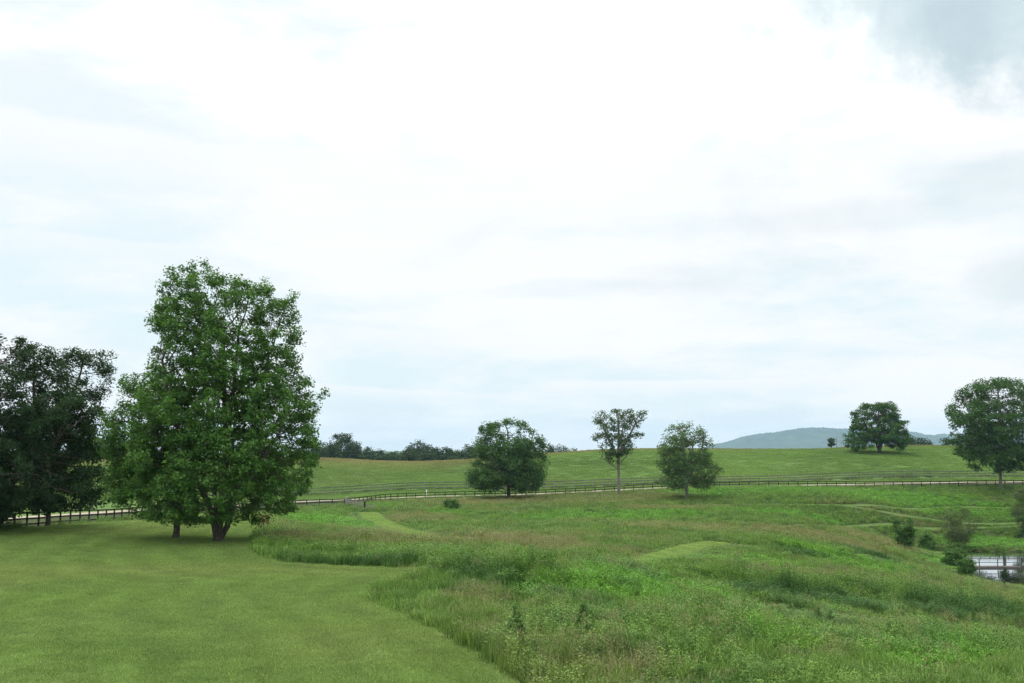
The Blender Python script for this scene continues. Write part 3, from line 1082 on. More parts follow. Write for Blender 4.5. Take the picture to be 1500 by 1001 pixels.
# round tree in front of the lane fence
tree_at('field_tree', 'broad round dark green tree with a short trunk before the lane fence', 745, 205, 729,
        [(612, 736, 758), (617, 712, 770), (628, 700, 782), (642, 692, 791), (660, 688, 798), (680, 684, 799), (700, 684, 799), (710, 690, 796), (716, 706, 780)],
        [[(745, 700), (744, 660), (744, 630)], [(745, 698), (722, 670), (712, 645)], [(745, 698), (768, 668), (780, 640)], [(745, 699), (735, 680, -2.5), (730, 660, -4)], [(745, 699), (752, 680, 2.5), (756, 660, 4)]],
        n_att=2600, step=.62, leaf='round', K=15, sig=.52, size=.42, trunk_r=.62, seed=21, gap=.36, n_lobe=60, lobe_r=.27, arch=(709, .22), shell=.5, twig_keep=.03, nscale=3.2)
# tall sparse tree
tree_at('field_tree', 'tall sparse tree with a long bare pale trunk and open crown', 905, 209, 723,
        [(595, 895, 925), (599, 878, 940), (606, 873, 946), (618, 871, 944), (628, 872, 938), (640, 868, 936), (650, 868, 934), (658, 876, 926), (664, 880, 920), (670, 884, 914), (676, 892, 908)],
        [[(905, 690), (905, 660), (906, 630), (905, 605)], [(905, 668), (893, 645), (884, 625), (880, 610)], [(905, 664), (918, 642), (930, 618)], [(905, 684), (889, 673), (880, 667)], [(905, 680), (914, 668), (920, 660)], [(905, 650), (908, 640, -2), (910, 620, -3)]],
        n_att=520, step=.62, leaf='sparse', K=16, sig=.42, size=.40, bark='bark_pale', trunk_r=.52, seed=24, gap=.47, n_lobe=24, lobe_r=.34, lobe_up=.6, shell=.45, twig_keep=.02, nscale=2.2, leaf_depth=2)
# paler tree to its right
tree_at('field_tree', 'paler loose green tree with low branches, right of the tall sparse tree', 1003, 188, 729,
        [(615, 992, 998), (620, 978, 1022), (630, 970, 1030), (640, 965, 1036), (655, 962, 1042), (670, 962, 1048), (685, 964, 1052), (697, 966, 1050), (706, 966, 1046), (712, 976, 1034)],
        [[(1003, 700), (1000, 660), (997, 630)], [(1003, 706), (985, 680), (975, 650)], [(1003, 704), (1018, 675), (1028, 648)], [(1003, 704), (1030, 694), (1046, 684)], [(1003, 702), (1006, 670, -2), (1012, 640, -2.5)]],
        n_att=1500, step=.58, leaf='pale', K=15, sig=.45, size=.36, bark='bark_pale', trunk_r=.55, seed=33, gap=.42, n_lobe=44, lobe_r=.27, lobe_up=1.1, shell=.5, twig_keep=.02, nscale=2.4)
# dome-shaped oak on the hill
ob = hit(1285, 664, 200)
oD = float(ob[1])
tree_at('oak_tree', 'dome-shaped dark oak alone on the hill crest, three trunks in its shade', 1285, oD, 664,
        [(590, 1270, 1302), (594, 1260, 1310), (602, 1252, 1317), (610, 1249, 1319), (620, 1245, 1323), (632, 1239, 1330), (643, 1237, 1332), (652, 1237, 1332), (657, 1240, 1327), (660.5, 1248, 1318)],
        [[(1281, 650), (1270, 630), (1262, 612)], [(1285, 645), (1286, 620), (1286, 602)], [(1289, 650), (1302, 628), (1310, 612)], [(1285, 650), (1262, 640, -2), (1246, 640)], [(1287, 650), (1312, 642, 1), (1326, 640)], [(1284, 648), (1282, 630, -4), (1280, 615, -5)]],
        n_att=2600, step=.70, leaf='oak', K=14, sig=.55, size=.52, trunk_r=.62, seed=41, gap=.43, arch=(650, .55), n_lobe=120, lobe_r=.17, lobe_up=.6, shell=.38, twig_keep=.03, nscale=3.0, flat=.5, depth=.95)
# tall tree at the right edge
tree_at('field_tree', 'tall full green tree with straight trunk at the right edge, beside the lane', 1459, 230, 717,
        [(554, 1440, 1475), (558, 1430, 1498), (568, 1414, 1512), (582, 1402, 1522), (600, 1390, 1530), (618, 1388, 1534), (636, 1394, 1534), (655, 1400, 1530), (670, 1398, 1524), (682, 1414, 1515), (688, 1424, 1500)],
        [[(1459, 676), (1461, 640), (1462, 600), (1462, 570)], [(1459, 672), (1436, 635), (1420, 600)], [(1459, 670), (1486, 630), (1502, 596)], [(1459, 674), (1430, 655, -1), (1410, 635, -2)], [(1459, 674), (1495, 655, 1), (1520, 630, 2)], [(1459, 668), (1456, 630, -4), (1450, 590, -4)]],
        n_att=3400, step=.66, leaf='oak', K=15, sig=.56, size=.46, trunk_r=.62, bark='bark_pale', seed=52, gap=.43, n_lobe=80, lobe_r=.24, lobe_up=.85, shell=.5, twig_keep=.03, nscale=3.4)

# ------------------------------------------------------------------ far woodland: every tree its own
FAR_T = [  # column, top row, half width, distance, label
    (120, 645, 26, 470), (160, 640, 24, 480), (200, 648, 26, 500), (60, 640, 28, 480),
    (455, 650, 16, 470), (474, 647, 14, 480), (502, 635, 21, 470), (489, 650, 12, 455), (522, 647, 13, 475), (539, 655, 13, 500), (556, 658, 13, 520), (573, 663, 13, 540), (586, 667, 9, 540),
    (614, 648, 19, 480), (602, 661, 12, 465), (632, 650, 13, 500), (627, 664, 14, 470), (655, 655, 15, 490), (670, 659, 10, 500), (684, 651, 13, 500), (697, 654, 14, 510), (668, 669, 12, 460),
    (578, 660.5, 15, 560), (597, 661, 14, 560), (583, 671, 10, 520), (645, 663, 13, 530), (663, 666, 13, 540), (715, 664, 16, 540),
    (806, 650, 8, 520), (817, 652, 8, 530), (828, 651, 8, 540), (839, 656, 5, 540),
    (1331, 642, 11, 500), (1349, 641.5, 15, 480), (1384, 641, 14, 470), (1399, 643, 9, 490),
]
FAR_L = ['background tree hidden among the left edge foliage', 'blue-green tree in the gap between the dark tree and the maples', 'background tree just left of the tallest maple', 'background tree behind the left edge tree',
         'background tree just right of the tallest maple on the skyline', 'low background tree left of the pointed skyline tree', 'highest pointed tree of the left skyline wood', 'low bushy tree at the foot of the pointed skyline tree', 'rounded tree right of the pointed skyline tree', 'fourth skyline tree to the right of the maple, sloping lower', 'small skyline tree on the falling wood edge', 'low skyline tree near the saddle', 'lowest skyline tree at the saddle of the hill',
         'broad rounded tree at the saddle, highest of the middle wood', 'low bush-like tree left under the broad saddle tree', 'tree at the right shoulder of the broad saddle tree', 'low pale tree before the broad saddle tree', 'rounded skyline tree between the saddle tree and the round field tree', 'small gap-side tree in the middle wood', 'dark skyline tree touching the left of the round field tree', 'skyline tree half hidden by the round field tree', 'low hedge-like tree before the middle wood',
         'low dark skyline tree filling the saddle from the left', 'low tree filling the middle of the saddle', 'front bush-like tree in the saddle dip', 'low tree filling the gap behind the middle wood', 'dim low tree behind the small gap-side tree', 'low tree hidden behind the round field tree',
         'first little blue pine right of the round field tree', 'second little blue pine right of the round field tree', 'third little blue pine right of the round field tree', 'tiniest blue treetop left of the tall sparse tree',
         'small dark tree at the right foot of the hill oak', 'low broad tree on the skyline right of the hill oak', 'dark rounded tree on the skyline left of the tall right tree', 'small dark tree touching the tall right tree']
for i, (px, top, hw, D) in enumerate(FAR_T):
    x = (px - 750) / F * D
    zb = hz(x, D)
    br = HOR + (CAM_Z - zb) / D * F
    pine = 806 <= px <= 838
    if pine:
        rows = [(top, px - 1, px + 1), (top + 4, px - hw * .5, px + hw * .5), (top + 12, px - hw, px + hw), (br - 3, px - hw, px + hw)]
    else:
        hgt = br - 3 - top
        rows = [(top, px - hw * .3, px + hw * .3), (top + hgt * .08, px - hw * .7, px + hw * .65), (top + hgt * .28, px - hw, px + hw), (top + hgt * .6, px - hw * 1.05, px + hw), (br - 3, px - hw * .8, px + hw * .8)]
    tree_at('background_tree', FAR_L[i], px, D, br, rows, [[(px, br - 8), (px, (br + top) / 2), (px, top + 6)]],
            n_att=int(110 + hw * 22), step=1.1, leaf='wood', K=17, sig=.95, size=.85, trunk_r=.4, seed=100 + i, gap=.38, shell=.55, twig_keep=.05, nscale=4.5, group='far trees on the skyline')
# little round tree on the crest
tree_at('background_tree', 'tiny round tree on the crest beside the utility pole', 1215, 356, 662, [(647, 1212, 1218), (650, 1209.5, 1221), (655, 1209.5, 1221.5), (658, 1211, 1219)], [[(1215, 656), (1215, 651)]],
        n_att=70, step=.6, leaf='wood', K=14, sig=.4, size=.45, trunk_r=.2, seed=140, gap=.3, twig_keep=.03, group='far trees on the skyline')


# ------------------------------------------------------------------ shrubs
def shrub(name, label, px, base_row, rows, leaf, n_att, step, K, sig, size, seed, cat='shrub', fan=4, D=None, **kw):
    b = hit(px, base_row)
    D = D or float(b[1])
    rw = rows
    tp = min(r[0] for r in rows)
    wl = min(r[1] for r in rows)
    wr = max(r[2] for r in rows)
    kw.setdefault('n_lobe', 13)
    kw.setdefault('lobe_r', .48)
    stems = []
    for i in range(fan):
        t = (i + .5) / fan
        stems.append([(px + (wl + (wr - wl) * t - px) * .25, base_row - (base_row - tp) * .3, random.uniform(-.3, .3)), (px + (wl + (wr - wl) * t - px) * .7, base_row - (base_row - tp) * .62, random.uniform(-.5, .5))])
    return tree_at(name, label, px, D, base_row, rw, stems, n_att=n_att, step=step, leaf=leaf, K=K, sig=sig, size=size, trunk_r=kw.pop('trunk_r', .08), seed=seed, cat=cat, crown_name='foliage', trunk_name='stem', **kw)


shrub('shrub', 'small round dark green shrub alone in the far meadow', 661, 749, [(732, 656, 668), (736, 651, 672), (742, 649, 675), (748, 653, 670)], 'oak', 160, .3, 16, .24, .26, 201, gap=.3)
shrub('shrub', 'upright leafy shrub left of the pond, taller than its neighbours', 1315, 802, [(755, 1316, 1324), (759, 1302, 1328), (768, 1298, 1330), (780, 1304, 1330), (792, 1306, 1332), (800, 1308, 1328)], 'shrub', 300, 0.30, 17, 0.24, 0.25, 202, gap=.38)
shrub('shrub', 'low dark shrub on the bank just right of the upright leafy shrub', 1346, 803, [(778, 1342, 1350), (784, 1338, 1356), (794, 1336, 1360), (801, 1338, 1360)], 'shrub', 140, 0.30, 15, 0.24, 0.25, 203, gap=.36)
shrub('willow_shrub', 'wispy olive willow shrub fanning out behind the pond bank', 1396, 803, [(745, 1386, 1404), (752, 1372, 1416), (762, 1366, 1420), (775, 1366, 1418), (788, 1378, 1410), (798, 1386, 1404)], 'willow', 380, 0.35, 13, 0.34, 0.26, 204, fan=7, gap=.40, narrow=.3, bark='bark_pale')
shrub('willow_shrub', 'tall feathery olive willow cut by the right edge, behind the pond', 1496, 790, [(716, 1484, 1512), (724, 1476, 1524), (740, 1470, 1530), (756, 1472, 1530), (772, 1478, 1526), (786, 1484, 1518)], 'willow', 620, 0.43, 14, 0.42, 0.31, 205, fan=6, gap=.38, narrow=.3)
shrub('shrub', 'low dark bush at the foot of the feathery willow', 1490, 793, [(776, 1486, 1496), (782, 1482, 1506), (790, 1480, 1510)], 'dark', 90, 0.41, 15, 0.28, 0.29, 206, gap=.3)
shrub('shrub', 'leafy bush highest of the three on the pond corner', 1392, 815, [(792, 1386, 1396), (797, 1380, 1402), (806, 1378, 1406), (813, 1382, 1406)], 'shrub', 130, 0.27, 16, 0.22, 0.23, 207, gap=.33, D=150)
shrub('shrub', 'left bush of the three on the pond corner', 1382, 826, [(803, 1376, 1390), (808, 1371, 1396), (818, 1370, 1398), (825, 1376, 1396)], 'shrub', 150, 0.27, 16, 0.22, 0.23, 208, gap=.33, D=142)
shrub('shrub', 'front right bush of the three on the pond corner, beside the dock', 1404, 834, [(808, 1396, 1408), (813, 1391, 1416), (824, 1390, 1419), (832, 1396, 1414)], 'shrub', 170, 0.27, 16, 0.21, 0.22, 209, gap=.33, D=132)
shrub('sapling', 'thin pale-flowered sapling on the near pond shore before the dock', 1458, 856, [(828, 1454, 1462), (834, 1452, 1464), (842, 1454, 1464), (848, 1456, 1462)], 'dark', 40, .14, 12, .1, .13, 210, cat='sapling', fan=2, trunk_r=.04, gap=.3, D=120.5)
shrub('dead_sapling', 'rust coloured dead sapling on a thin stem at the left corner of the meadow', 392, 800, [(752, 389, 394), (757, 386, 398), (765, 385, 401), (773, 388, 397)], 'rust', 60, .2, 6, .15, .14, 211, cat='sapling', fan=2, trunk_r=.035, gap=.3, D=71, narrow=.35)

# individual tall weeds that stand out of the meadow
WEEDS = [(757, 962, 880, 13, 'dark leafy weed clump near the lawn edge, left of the lower middle'), (852, 950, 880, 15, 'broad bright weed clump right of the dark one in the lower meadow'),
         (1082, 905, 872, 5, 'pale spiky stalk at the left end of the dark weed bank'), (1121, 912, 878, 5, 'pale spiky stalk second along the dark weed bank'), (1134, 908, 876, 5, 'pale spiky stalk third along the dark weed bank'),
         (1148, 904, 872, 4, 'pale spiky stalk in the middle of the dark weed bank'), (1189, 912, 884, 5, 'pale spiky stalk right of the bank middle'), (1205, 916, 886, 5, 'pale spiky stalk at the right of the dark weed bank'),
         (1022, 1004, 965, 9, 'dark stalky weed by the lower edge of the meadow'), (1290, 945, 905, 14, 'dark bushy weed clump at the right of the weed bank'), (1480, 930, 885, 14, 'dark bushy weed clump by the right edge'), (1410, 925, 890, 12, 'dark bushy weed clump between the bank and the right edge')]
for i, (px, br, tp, hw, lb) in enumerate(WEEDS):
    hgt = br - tp
    shrub('weed', lb, px, br, [(tp, px - hw * .2, px + hw * .2), (tp + hgt * .25, px - hw * .8, px + hw * .8), (tp + hgt * .6, px - hw, px + hw), (br - 3, px - hw * .6, px + hw * .6)], 'weed', 45 if hw < 8 else 110, .11, 11, .07, .10, 300 + i, cat='weed', fan=2 if hw < 8 else 5, trunk_r=.02, gap=.3, narrow=.35)

# ------------------------------------------------------------------ growth of the meadow and lawn
PROTO = bpy.data.collections.new('growth')          # sources only, not linked to the scene


class PB:
    """collects blades, heads and leaves of one clump"""
    def __init__(s, seed):
        s.rs = np.random.default_rng(seed)
        s.V, s.T, s.h, s.s = [], [], [], []

    def tri(s, pts, tris, head, shade):
        b = len(s.V)
        s.V.extend(pts)
        s.T.extend([[b + i for i in t] for t in tris])
        s.h.extend([head] * len(pts))
        s.s.extend([shade] * len(pts))

    def blade(s, p, hgt, w, lean, head=0.0):
        rs = s.rs
        a = rs.random() * 6.283
        d = np.array([math.cos(a), math.sin(a), 0])
        sd = np.array([-d[1], d[0], 0])
        m_ = p + d * lean * .35 * hgt + np.array([0, 0, hgt * .6])
        t = p + d * lean * hgt + np.array([0, 0, hgt * (1 - .25 * lean)])
        s.tri([p - sd * w, p + sd * w, m_ + sd * w * .8, m_ - sd * w * .8, t], [(0, 1, 2), (0, 2, 3), (3, 2, 4)], head, rs.random())
        return t, d

    def leaf(s, p, d, ln, w, shade, head=0.0):
        d = d / np.linalg.norm(d)
        sd = np.cross(d, s.rs.normal(size=3) * .4 + np.array([0, 0, 1.0]))
        sd /= np.linalg.norm(sd) + 1e-6
        s.tri([p, p + d * ln * .45 + sd * w, p + d * ln, p + d * ln * .45 - sd * w], [(0, 1, 2), (0, 2, 3)], head, shade)

    def done(s, name, mat):
        me = mesh_np(name, np.array(s.V), [np.array(s.T)], mat, {'head': s.h, 'shade': s.s})
        o = bpy.data.objects.new(name, me)
        PROTO.objects.link(o)
        return o


def disc(rs, r):
    a, q_ = rs.random() * 6.283, math.sqrt(rs.random()) * r
    return np.array([math.cos(a) * q_, math.sin(a) * q_, 0])


names = []
for i in range(4):      # 0-3 leafy tall grass
    b = PB(400 + i)
    for k in range(62):
        b.blade(disc(b.rs, .36), b.rs.uniform(.3, .9), b.rs.uniform(.006, .0135), b.rs.uniform(.1, .7))
    names.append(b.done('a%d' % i, M['plant']))
for i in range(3):      # 4-6 grass in seed
    b = PB(420 + i)
    for k in range(55):
        b.blade(disc(b.rs, .42), b.rs.uniform(.3, .65), b.rs.uniform(.005, .009), b.rs.uniform(.15, .6))
    for k in range(20):
        t, d = b.blade(disc(b.rs, .42), b.rs.uniform(.6, .95), .0035, b.rs.uniform(.05, .3), .35)
        for j in range(5):
            dd = d * .4 + b.rs.normal(size=3) * .5 + np.array([0, 0, .7])
            b.leaf(t - np.array([0, 0, .03 * j]), dd, b.rs.uniform(.05, .10), .008, b.rs.random(), 1.0)
    names.append(b.done('b%d' % i, M['plant']))
for i in range(3):      # 7-9 leafy weeds on stems
    b = PB(440 + i)
    for k in range(16):
        p = disc(b.rs, .38)
        hgt = b.rs.uniform(.6, 1.05)
        t, d = b.blade(p, hgt, .006, b.rs.uniform(.02, .22))
        for j in range(15):
            f = (j + 1) / 16
            q_ = p + (t - p) * f
            an = j * 2.4 + b.rs.random()
            b.leaf(q_, np.array([math.cos(an), math.sin(an), b.rs.uniform(-.2, .7)]), b.rs.uniform(.10, .17) * (1.15 - .5 * f), .020, b.rs.random())
    names.append(b.done('c%d' % i, M['plant']))
for i in range(3):      # 10-12 low mounds of broad leaves
    b = PB(460 + i)
    for k in range(230):
        v = b.rs.normal(size=3)
        v[2] = abs(v[2])
        v /= np.linalg.norm(v)
        p = v * np.array([.5, .5, .62]) * b.rs.uniform(.55, 1.0)
        b.leaf(p, v * .5 + b.rs.normal(size=3) * .6, b.rs.uniform(.09, .17), b.rs.uniform(.03, .05), b.rs.random())
    names.append(b.done('d%d' % i, M['plant']))
for i in range(2):      # 13-14 mixed weeds with pinkish-brown seed heads
    b = PB(480 + i)
    for k in range(14):
        p = disc(b.rs, .36)
        t, d = b.blade(p, b.rs.uniform(.8, 1.15), .006, b.rs.uniform(.02, .2), .2)
        for j in range(9):
            f = (j + 1) / 10
            an = j * 2.4
            b.leaf(p + (t - p) * f * .75, np.array([math.cos(an), math.sin(an), .4]), .11, .015, b.rs.random())
        for j in range(7):
            b.leaf(t + b.rs.normal(size=3) * .045, b.rs.normal(size=3), .045, .015, b.rs.random(), 1.0)
    names.append(b.done('e%d' % i, M['plant']))
for i in range(3):      # 15-17 patches of cut turf
    b = PB(500 + i)
    for k in range(420):
        b.blade(disc(b.rs, .55), b.rs.uniform(.025, .075), b.rs.uniform(.003, .0055), b.rs.uniform(.2, 1.0))
    names.append(b.done('f%d' % i, M['turf_blade']))


def scatter_obj(name, P, kind, scale, tint, label):
    n = len(P)
    me = bpy.data.meshes.new(name)
    me.vertices.add(n)
    me.vertices.foreach_set('co', np.asarray(P, np.float32).ravel())
    a = me.attributes.new('pick', 'INT', 'POINT')
    a.data.foreach_set('value', np.asarray(kind, np.int32))
    a = me.attributes.new('turn', 'FLOAT_VECTOR', 'POINT')
    rot = np.zeros((n, 3), np.float32)
    rot[:, 2] = rng.random(n) * 6.283
    rot[:, 0] = rng.normal(size=n) * .06
    a.data.foreach_set('vector', rot.ravel())
    a = me.attributes.new('grow', 'FLOAT_VECTOR', 'POINT')
    a.data.foreach_set('vector', np.asarray(scale, np.float32).ravel())
    a = me.attributes.new('tint', 'FLOAT_COLOR', 'POINT')
    a.data.foreach_set('color', np.concatenate([np.asarray(tint, np.float32), np.ones((n, 1), np.float32)], 1).ravel())
    o = link(name, me)
    ng = bpy.data.node_groups.new(name, 'GeometryNodeTree')
    ng.interface.new_socket('Geometry', in_out='INPUT', socket_type='NodeSocketGeometry')
    ng.interface.new_socket('Geometry', in_out='OUTPUT', socket_type='NodeSocketGeometry')
    N = ng.nodes
    gi, go = N.new('NodeGroupInput'), N.new('NodeGroupOutput')
    ci = N.new('GeometryNodeCollectionInfo')
    ci.inputs['Collection'].default_value = PROTO
    ci.inputs['Separate Children'].default_value = True
    ci.inputs['Reset Children'].default_value = True
    ip = N.new('GeometryNodeInstanceOnPoints')
    ip.inputs['Pick Instance'].default_value = True

    def named(nm, ty):
        k = N.new('GeometryNodeInputNamedAttribute')
        k.data_type = ty
        k.inputs['Name'].default_value = nm
        return k.outputs['Attribute']
    Lk = ng.links.new
    Lk(gi.outputs[0], ip.inputs['Points'])
    Lk(ci.outputs[0], ip.inputs['Instance'])
    Lk(named('pick', 'INT'), ip.inputs['Instance Index'])
    Lk(named('turn', 'FLOAT_VECTOR'), ip.inputs['Rotation'])
    Lk(named('grow', 'FLOAT_VECTOR'), ip.inputs['Scale'])
    Lk(ip.outputs[0], go.inputs[0])
    md = o.modifiers.new('growth', 'NODES')
    md.node_group = ng
    return tag(o, label, kind='stuff')


def wedge(y0, y1, dens, marg=5.0, slope=.57):
    area = slope * (y1 * y1 - y0 * y0) + 2 * marg * (y1 - y0)
    n = int(area * dens)
    y = np.sqrt(rng.random(n) * (y1 * y1 - y0 * y0) + y0 * y0)
    x = rng.uniform(-1, 1, n) * (slope * y + marg)
    return x, y


parts = [wedge(20, 60, 9.0), wedge(60, 115, 5.5), wedge(115, 245, 2.6)]
X = np.concatenate([p[0] for p in parts])
Y = np.concatenate([p[1] for p in parts])
lf_s, la_s, lnf = resample(LEFT_FENCE, 3.0), resample(LANE, 4.0), resample(LANE_FENCE, 4.0)
ok = ~in_poly(X, Y, LAWN) & ~in_poly(X, Y, POND)
ok &= ~((X < 24) & (Y < 22))
# the meadow ends at the fences
ok &= ~((X < -29.4) & (X < np.interp(Y, [p[1] for p in lf_s], [p[0] for p in lf_s]) + .5))
ok &= (X < -29.4) & (Y < 178) | (X >= -29.4) & (Y < np.interp(X, lnf[:, 0], lnf[:, 1]) + 1.0)
X, Y = X[ok], Y[ok]
pd = np.full(len(X), 99.0)
for p, w in zip(PATHS, PATH_W):
    pd = np.minimum(pd, line_dist(X, Y, resample(p, 2.0)) - w / 2)
ok = pd > .25
X, Y, pd = X[ok], Y[ok], pd[ok]
Z = height(X, Y)
# rows and columns where each point is seen, to place the drifts of plants that the meadow shows
n1, n2, n3 = vnoise(X, Y, 5.0), vnoise(X + 300, Y, 13.0), vnoise(X, Y + 500, 30.0)
n4 = vnoise(X + 40, Y + 90, 2.2)


def drift(cx, cy, rx, ry):
    """soft patch centred on the ground seen at (cx, cy), rx / ry half sizes in view pixels"""
    c = hit(cx, cy)
    hx = rx / F * c[1]
    near_, far_ = hit(cx, cy + ry), hit(cx, cy - ry)
    hy = max(1.5, (far_[1] - near_[1]) / 2)
    yc = (far_[1] + near_[1]) / 2
    d = ((X - c[0] - (Y - yc) * c[0] / c[1]) / hx) ** 2 + ((Y - yc) / hy) ** 2
    return smooth01(1.5 - d + (n1 - .5) * 1.3)


tan = np.zeros(len(X))
for a in [(520, 797, 135, 9), (850, 733, 170, 6), (760, 800, 110, 9), (620, 760, 60, 8), (930, 812, 60, 8), (700, 738, 90, 4), (1290, 750, 90, 6), (1180, 785, 90, 8), (1000, 775, 120, 5), (690, 880, 60, 18),
          (1180, 848, 120, 8), (900, 985, 70, 18), (1010, 745, 90, 3), (1290, 795, 60, 5), (1380, 868, 60, 6), (1180, 965, 60, 12)]:
    tan = np.maximum(tan, drift(*a))
lush = np.zeros(len(X))
for a in [(900, 872, 100, 14), (1240, 822, 110, 11), (1000, 868, 130, 8), (880, 757, 130, 7), (660, 753, 45, 4), (1130, 752, 110, 3), (1250, 725, 250, 6), (1430, 838, 70, 8), (770, 868, 50, 16), (470, 765, 60, 10), (1450, 795, 80, 7), (560, 742, 40, 3), (1380, 980, 110, 20), (1150, 955, 60, 12), (1100, 825, 90, 8)]:
    lush = np.maximum(lush, drift(*a))
tall, hollow = np.zeros(len(X)), np.zeros(len(X))
for a in [(1150, 866, 120, 7), (1330, 882, 130, 9), (740, 848, 70, 6), (1440, 900, 80, 8), (1170, 806, 80, 3), (1300, 812, 70, 3)]:
    tall = np.maximum(tall, drift(*a))
for a in [(1130, 891, 80, 8), (1260, 907, 66, 8), (1385, 916, 55, 7), (1470, 922, 40, 6), (750, 868, 45, 3), (1160, 815, 45, 2.5), (1290, 820, 40, 2.5), (1240, 812, 25, 2), (1000, 742, 50, 1.2)]:
    hollow = np.maximum(hollow, drift(*a))
weedy = np.zeros(len(X))
for a in [(730, 850, 100, 12), (1150, 890, 110, 10), (1300, 920, 110, 12), (1440, 900, 80, 12), (900, 842, 80, 7), (1080, 905, 60, 10), (840, 925, 60, 18), (1060, 940, 90, 16), (1320, 960, 120, 18), (1150, 866, 120, 8), (1330, 885, 130, 10), (1000, 930, 100, 25), (1400, 950, 120, 25)]:
    weedy = np.maximum(weedy, drift(*a))
u = rng.random(len(X))
kind = rng.integers(0, 4, len(X))
p_tan = np.clip(.08 + .32 * tan + .2 * (n2 - .5) - .3 * lush - .2 * weedy, .01, .4)
kind = np.where(u < p_tan, rng.integers(4, 7, len(X)), kind)
u = rng.random(len(X))
kind = np.where(u < np.clip(.62 * lush + .35 * (n3 - .5), 0, .8), rng.integers(10, 13, len(X)), kind)
u = rng.random(len(X))
kind = np.where(u < np.clip(.55 * weedy + .35 * (n1 - .4) + .12 * (Y < 70), .02, .8), rng.integers(7, 10, len(X)), kind)
u = rng.random(len(X))
kind = np.where((u < np.clip(.01 + .07 * weedy + .05 * tan * (Y < 90), 0, .16)) & (Y < 110), rng.integers(13, 15, len(X)), kind)
gr = np.array([.118, .215, .046])
dry = np.array([.205, .212, .085])
lsh = np.array([.110, .265, .034])
blu = np.array([.068, .155, .042])
t1 = np.clip(tan * .6 + (n2 - .5) * .50 + .05, 0, 1)[:, None]
tint = gr * (1 - t1) + dry * t1
t2 = np.clip(lush * .9 + (n3 - .6) * .5, 0, 1)[:, None]
tint = tint * (1 - t2) + lsh * t2
t3 = np.clip((n4 - .62) * 2.2 + weedy * .35, 0, .8)[:, None]
tint = tint * (1 - t3) + blu * t3
bank_shade = np.zeros(len(X))
for a in [(1130, 876, 85, 6), (1260, 892, 70, 7), (1390, 902, 60, 7), (1470, 908, 40, 6), (1170, 811, 55, 2), (1285, 815, 50, 2), (500, 829, 90, 2)]:
    bank_shade = np.maximum(bank_shade, drift(*a))
kind = np.where((bank_shade > .5) & (Y < 75) & (X > 0), rng.integers(7, 10, len(X)), kind)
t4 = np.clip(bank_shade, 0, 1)[:, None]
tint = tint * (1 - t4) + np.array([.058, .135, .034]) * t4  # shaded faces of the weed banks, painted in as a darker plant tint
tint *= (.72 + .56 * rng.random((len(X), 1)))
s = (.78 + .5 * rng.random(len(X))) * np.where(Y > 115, 1.22, np.where(Y > 60, 1.05, .92))
n5 = vnoise(X + 15, Y + 35, 1.1)
vert = (.40 + .50 * n1 + .25 * weedy + .62 * n5) * np.where(Y > 115, .78, .92)
vert *= np.where(kind >= 13, 1.1, 1.0) * (.55 + .45 * smooth01(pd / .9))
near_p = line_dist(X, Y, POND, True)
vert *= .40 + .60 * smooth01((near_p - 1.0) / 9)
for p, reach in ((PATHS[0][:4], 11.0), (PATHS[1][5:], 9.0)):
    # the growth beside these paths is kept lower on the side they bend to
    c = resample(p, 2.0)
    on = (X > c[:, 0].min() - 3) & (X < c[:, 0].max() + 5)
    yo = np.interp(X, c[:, 0], c[:, 1]) if c[0, 0] < c[-1, 0] else np.interp(X, c[::-1, 0], c[::-1, 1])
    side_ = np.where(Y < yo, 1.0, .35)
    vert *= np.where(on, .30 + .70 * smooth01(line_dist(X, Y, c) / (reach * side_)), 1.0)
low = np.zeros(len(X))
for a in [(1120, 906, 100, 9), (1260, 924, 85, 9), (1390, 932, 65, 9), (1470, 938, 45, 8)]:
    low = np.maximum(low, drift(*a))
vert *= (1 - .5 * low) * np.where(Y > 60, .80, 1.0) * (1 + .6 * tall) * (1 - .7 * hollow)
keep = rng.random(len(X)) > np.maximum(.93 * hollow, np.clip((.42 - n5) * 2.2, 0, .8))
X, Y, Z, kind, s, vert, tint = X[keep], Y[keep], Z[keep], kind[keep], s[keep], vert[keep], tint[keep]
scatter_obj('meadow_grass', np.stack([X, Y, Z - .02], -1), kind, np.stack([s, s, s * vert], -1), tint, 'tall uncut meadow of grasses, seed heads and leafy weeds')

# reeds along the pond edge
pr_ = np.array(POND)
t_ = rng.random(420)
k_ = rng.integers(0, len(pr_), 420)
q_ = pr_[k_] + (pr_[(k_ + 1) % len(pr_)] - pr_[k_]) * t_[:, None] + rng.normal(size=(420, 2)) * .45
ok = vnoise(q_[:, 0], q_[:, 1], 4.0) > .42
q_ = q_[ok]
sh_ = rng.uniform(.5, 1.05, len(q_)) * np.where(q_[:, 1] < 142, .75, 1.1)
tn_ = np.array([.085, .17, .04]) * rng.uniform(.7, 1.25, (len(q_), 1))
scatter_obj('reeds', np.column_stack([q_, np.maximum(height(q_[:, 0], q_[:, 1]), WATER - .25) - .03]), rng.integers(0, 4, len(q_)), np.stack([sh_ * .6, sh_ * .6, sh_ * 1.25], -1), tn_, 'green reeds standing along the edge of the pond')

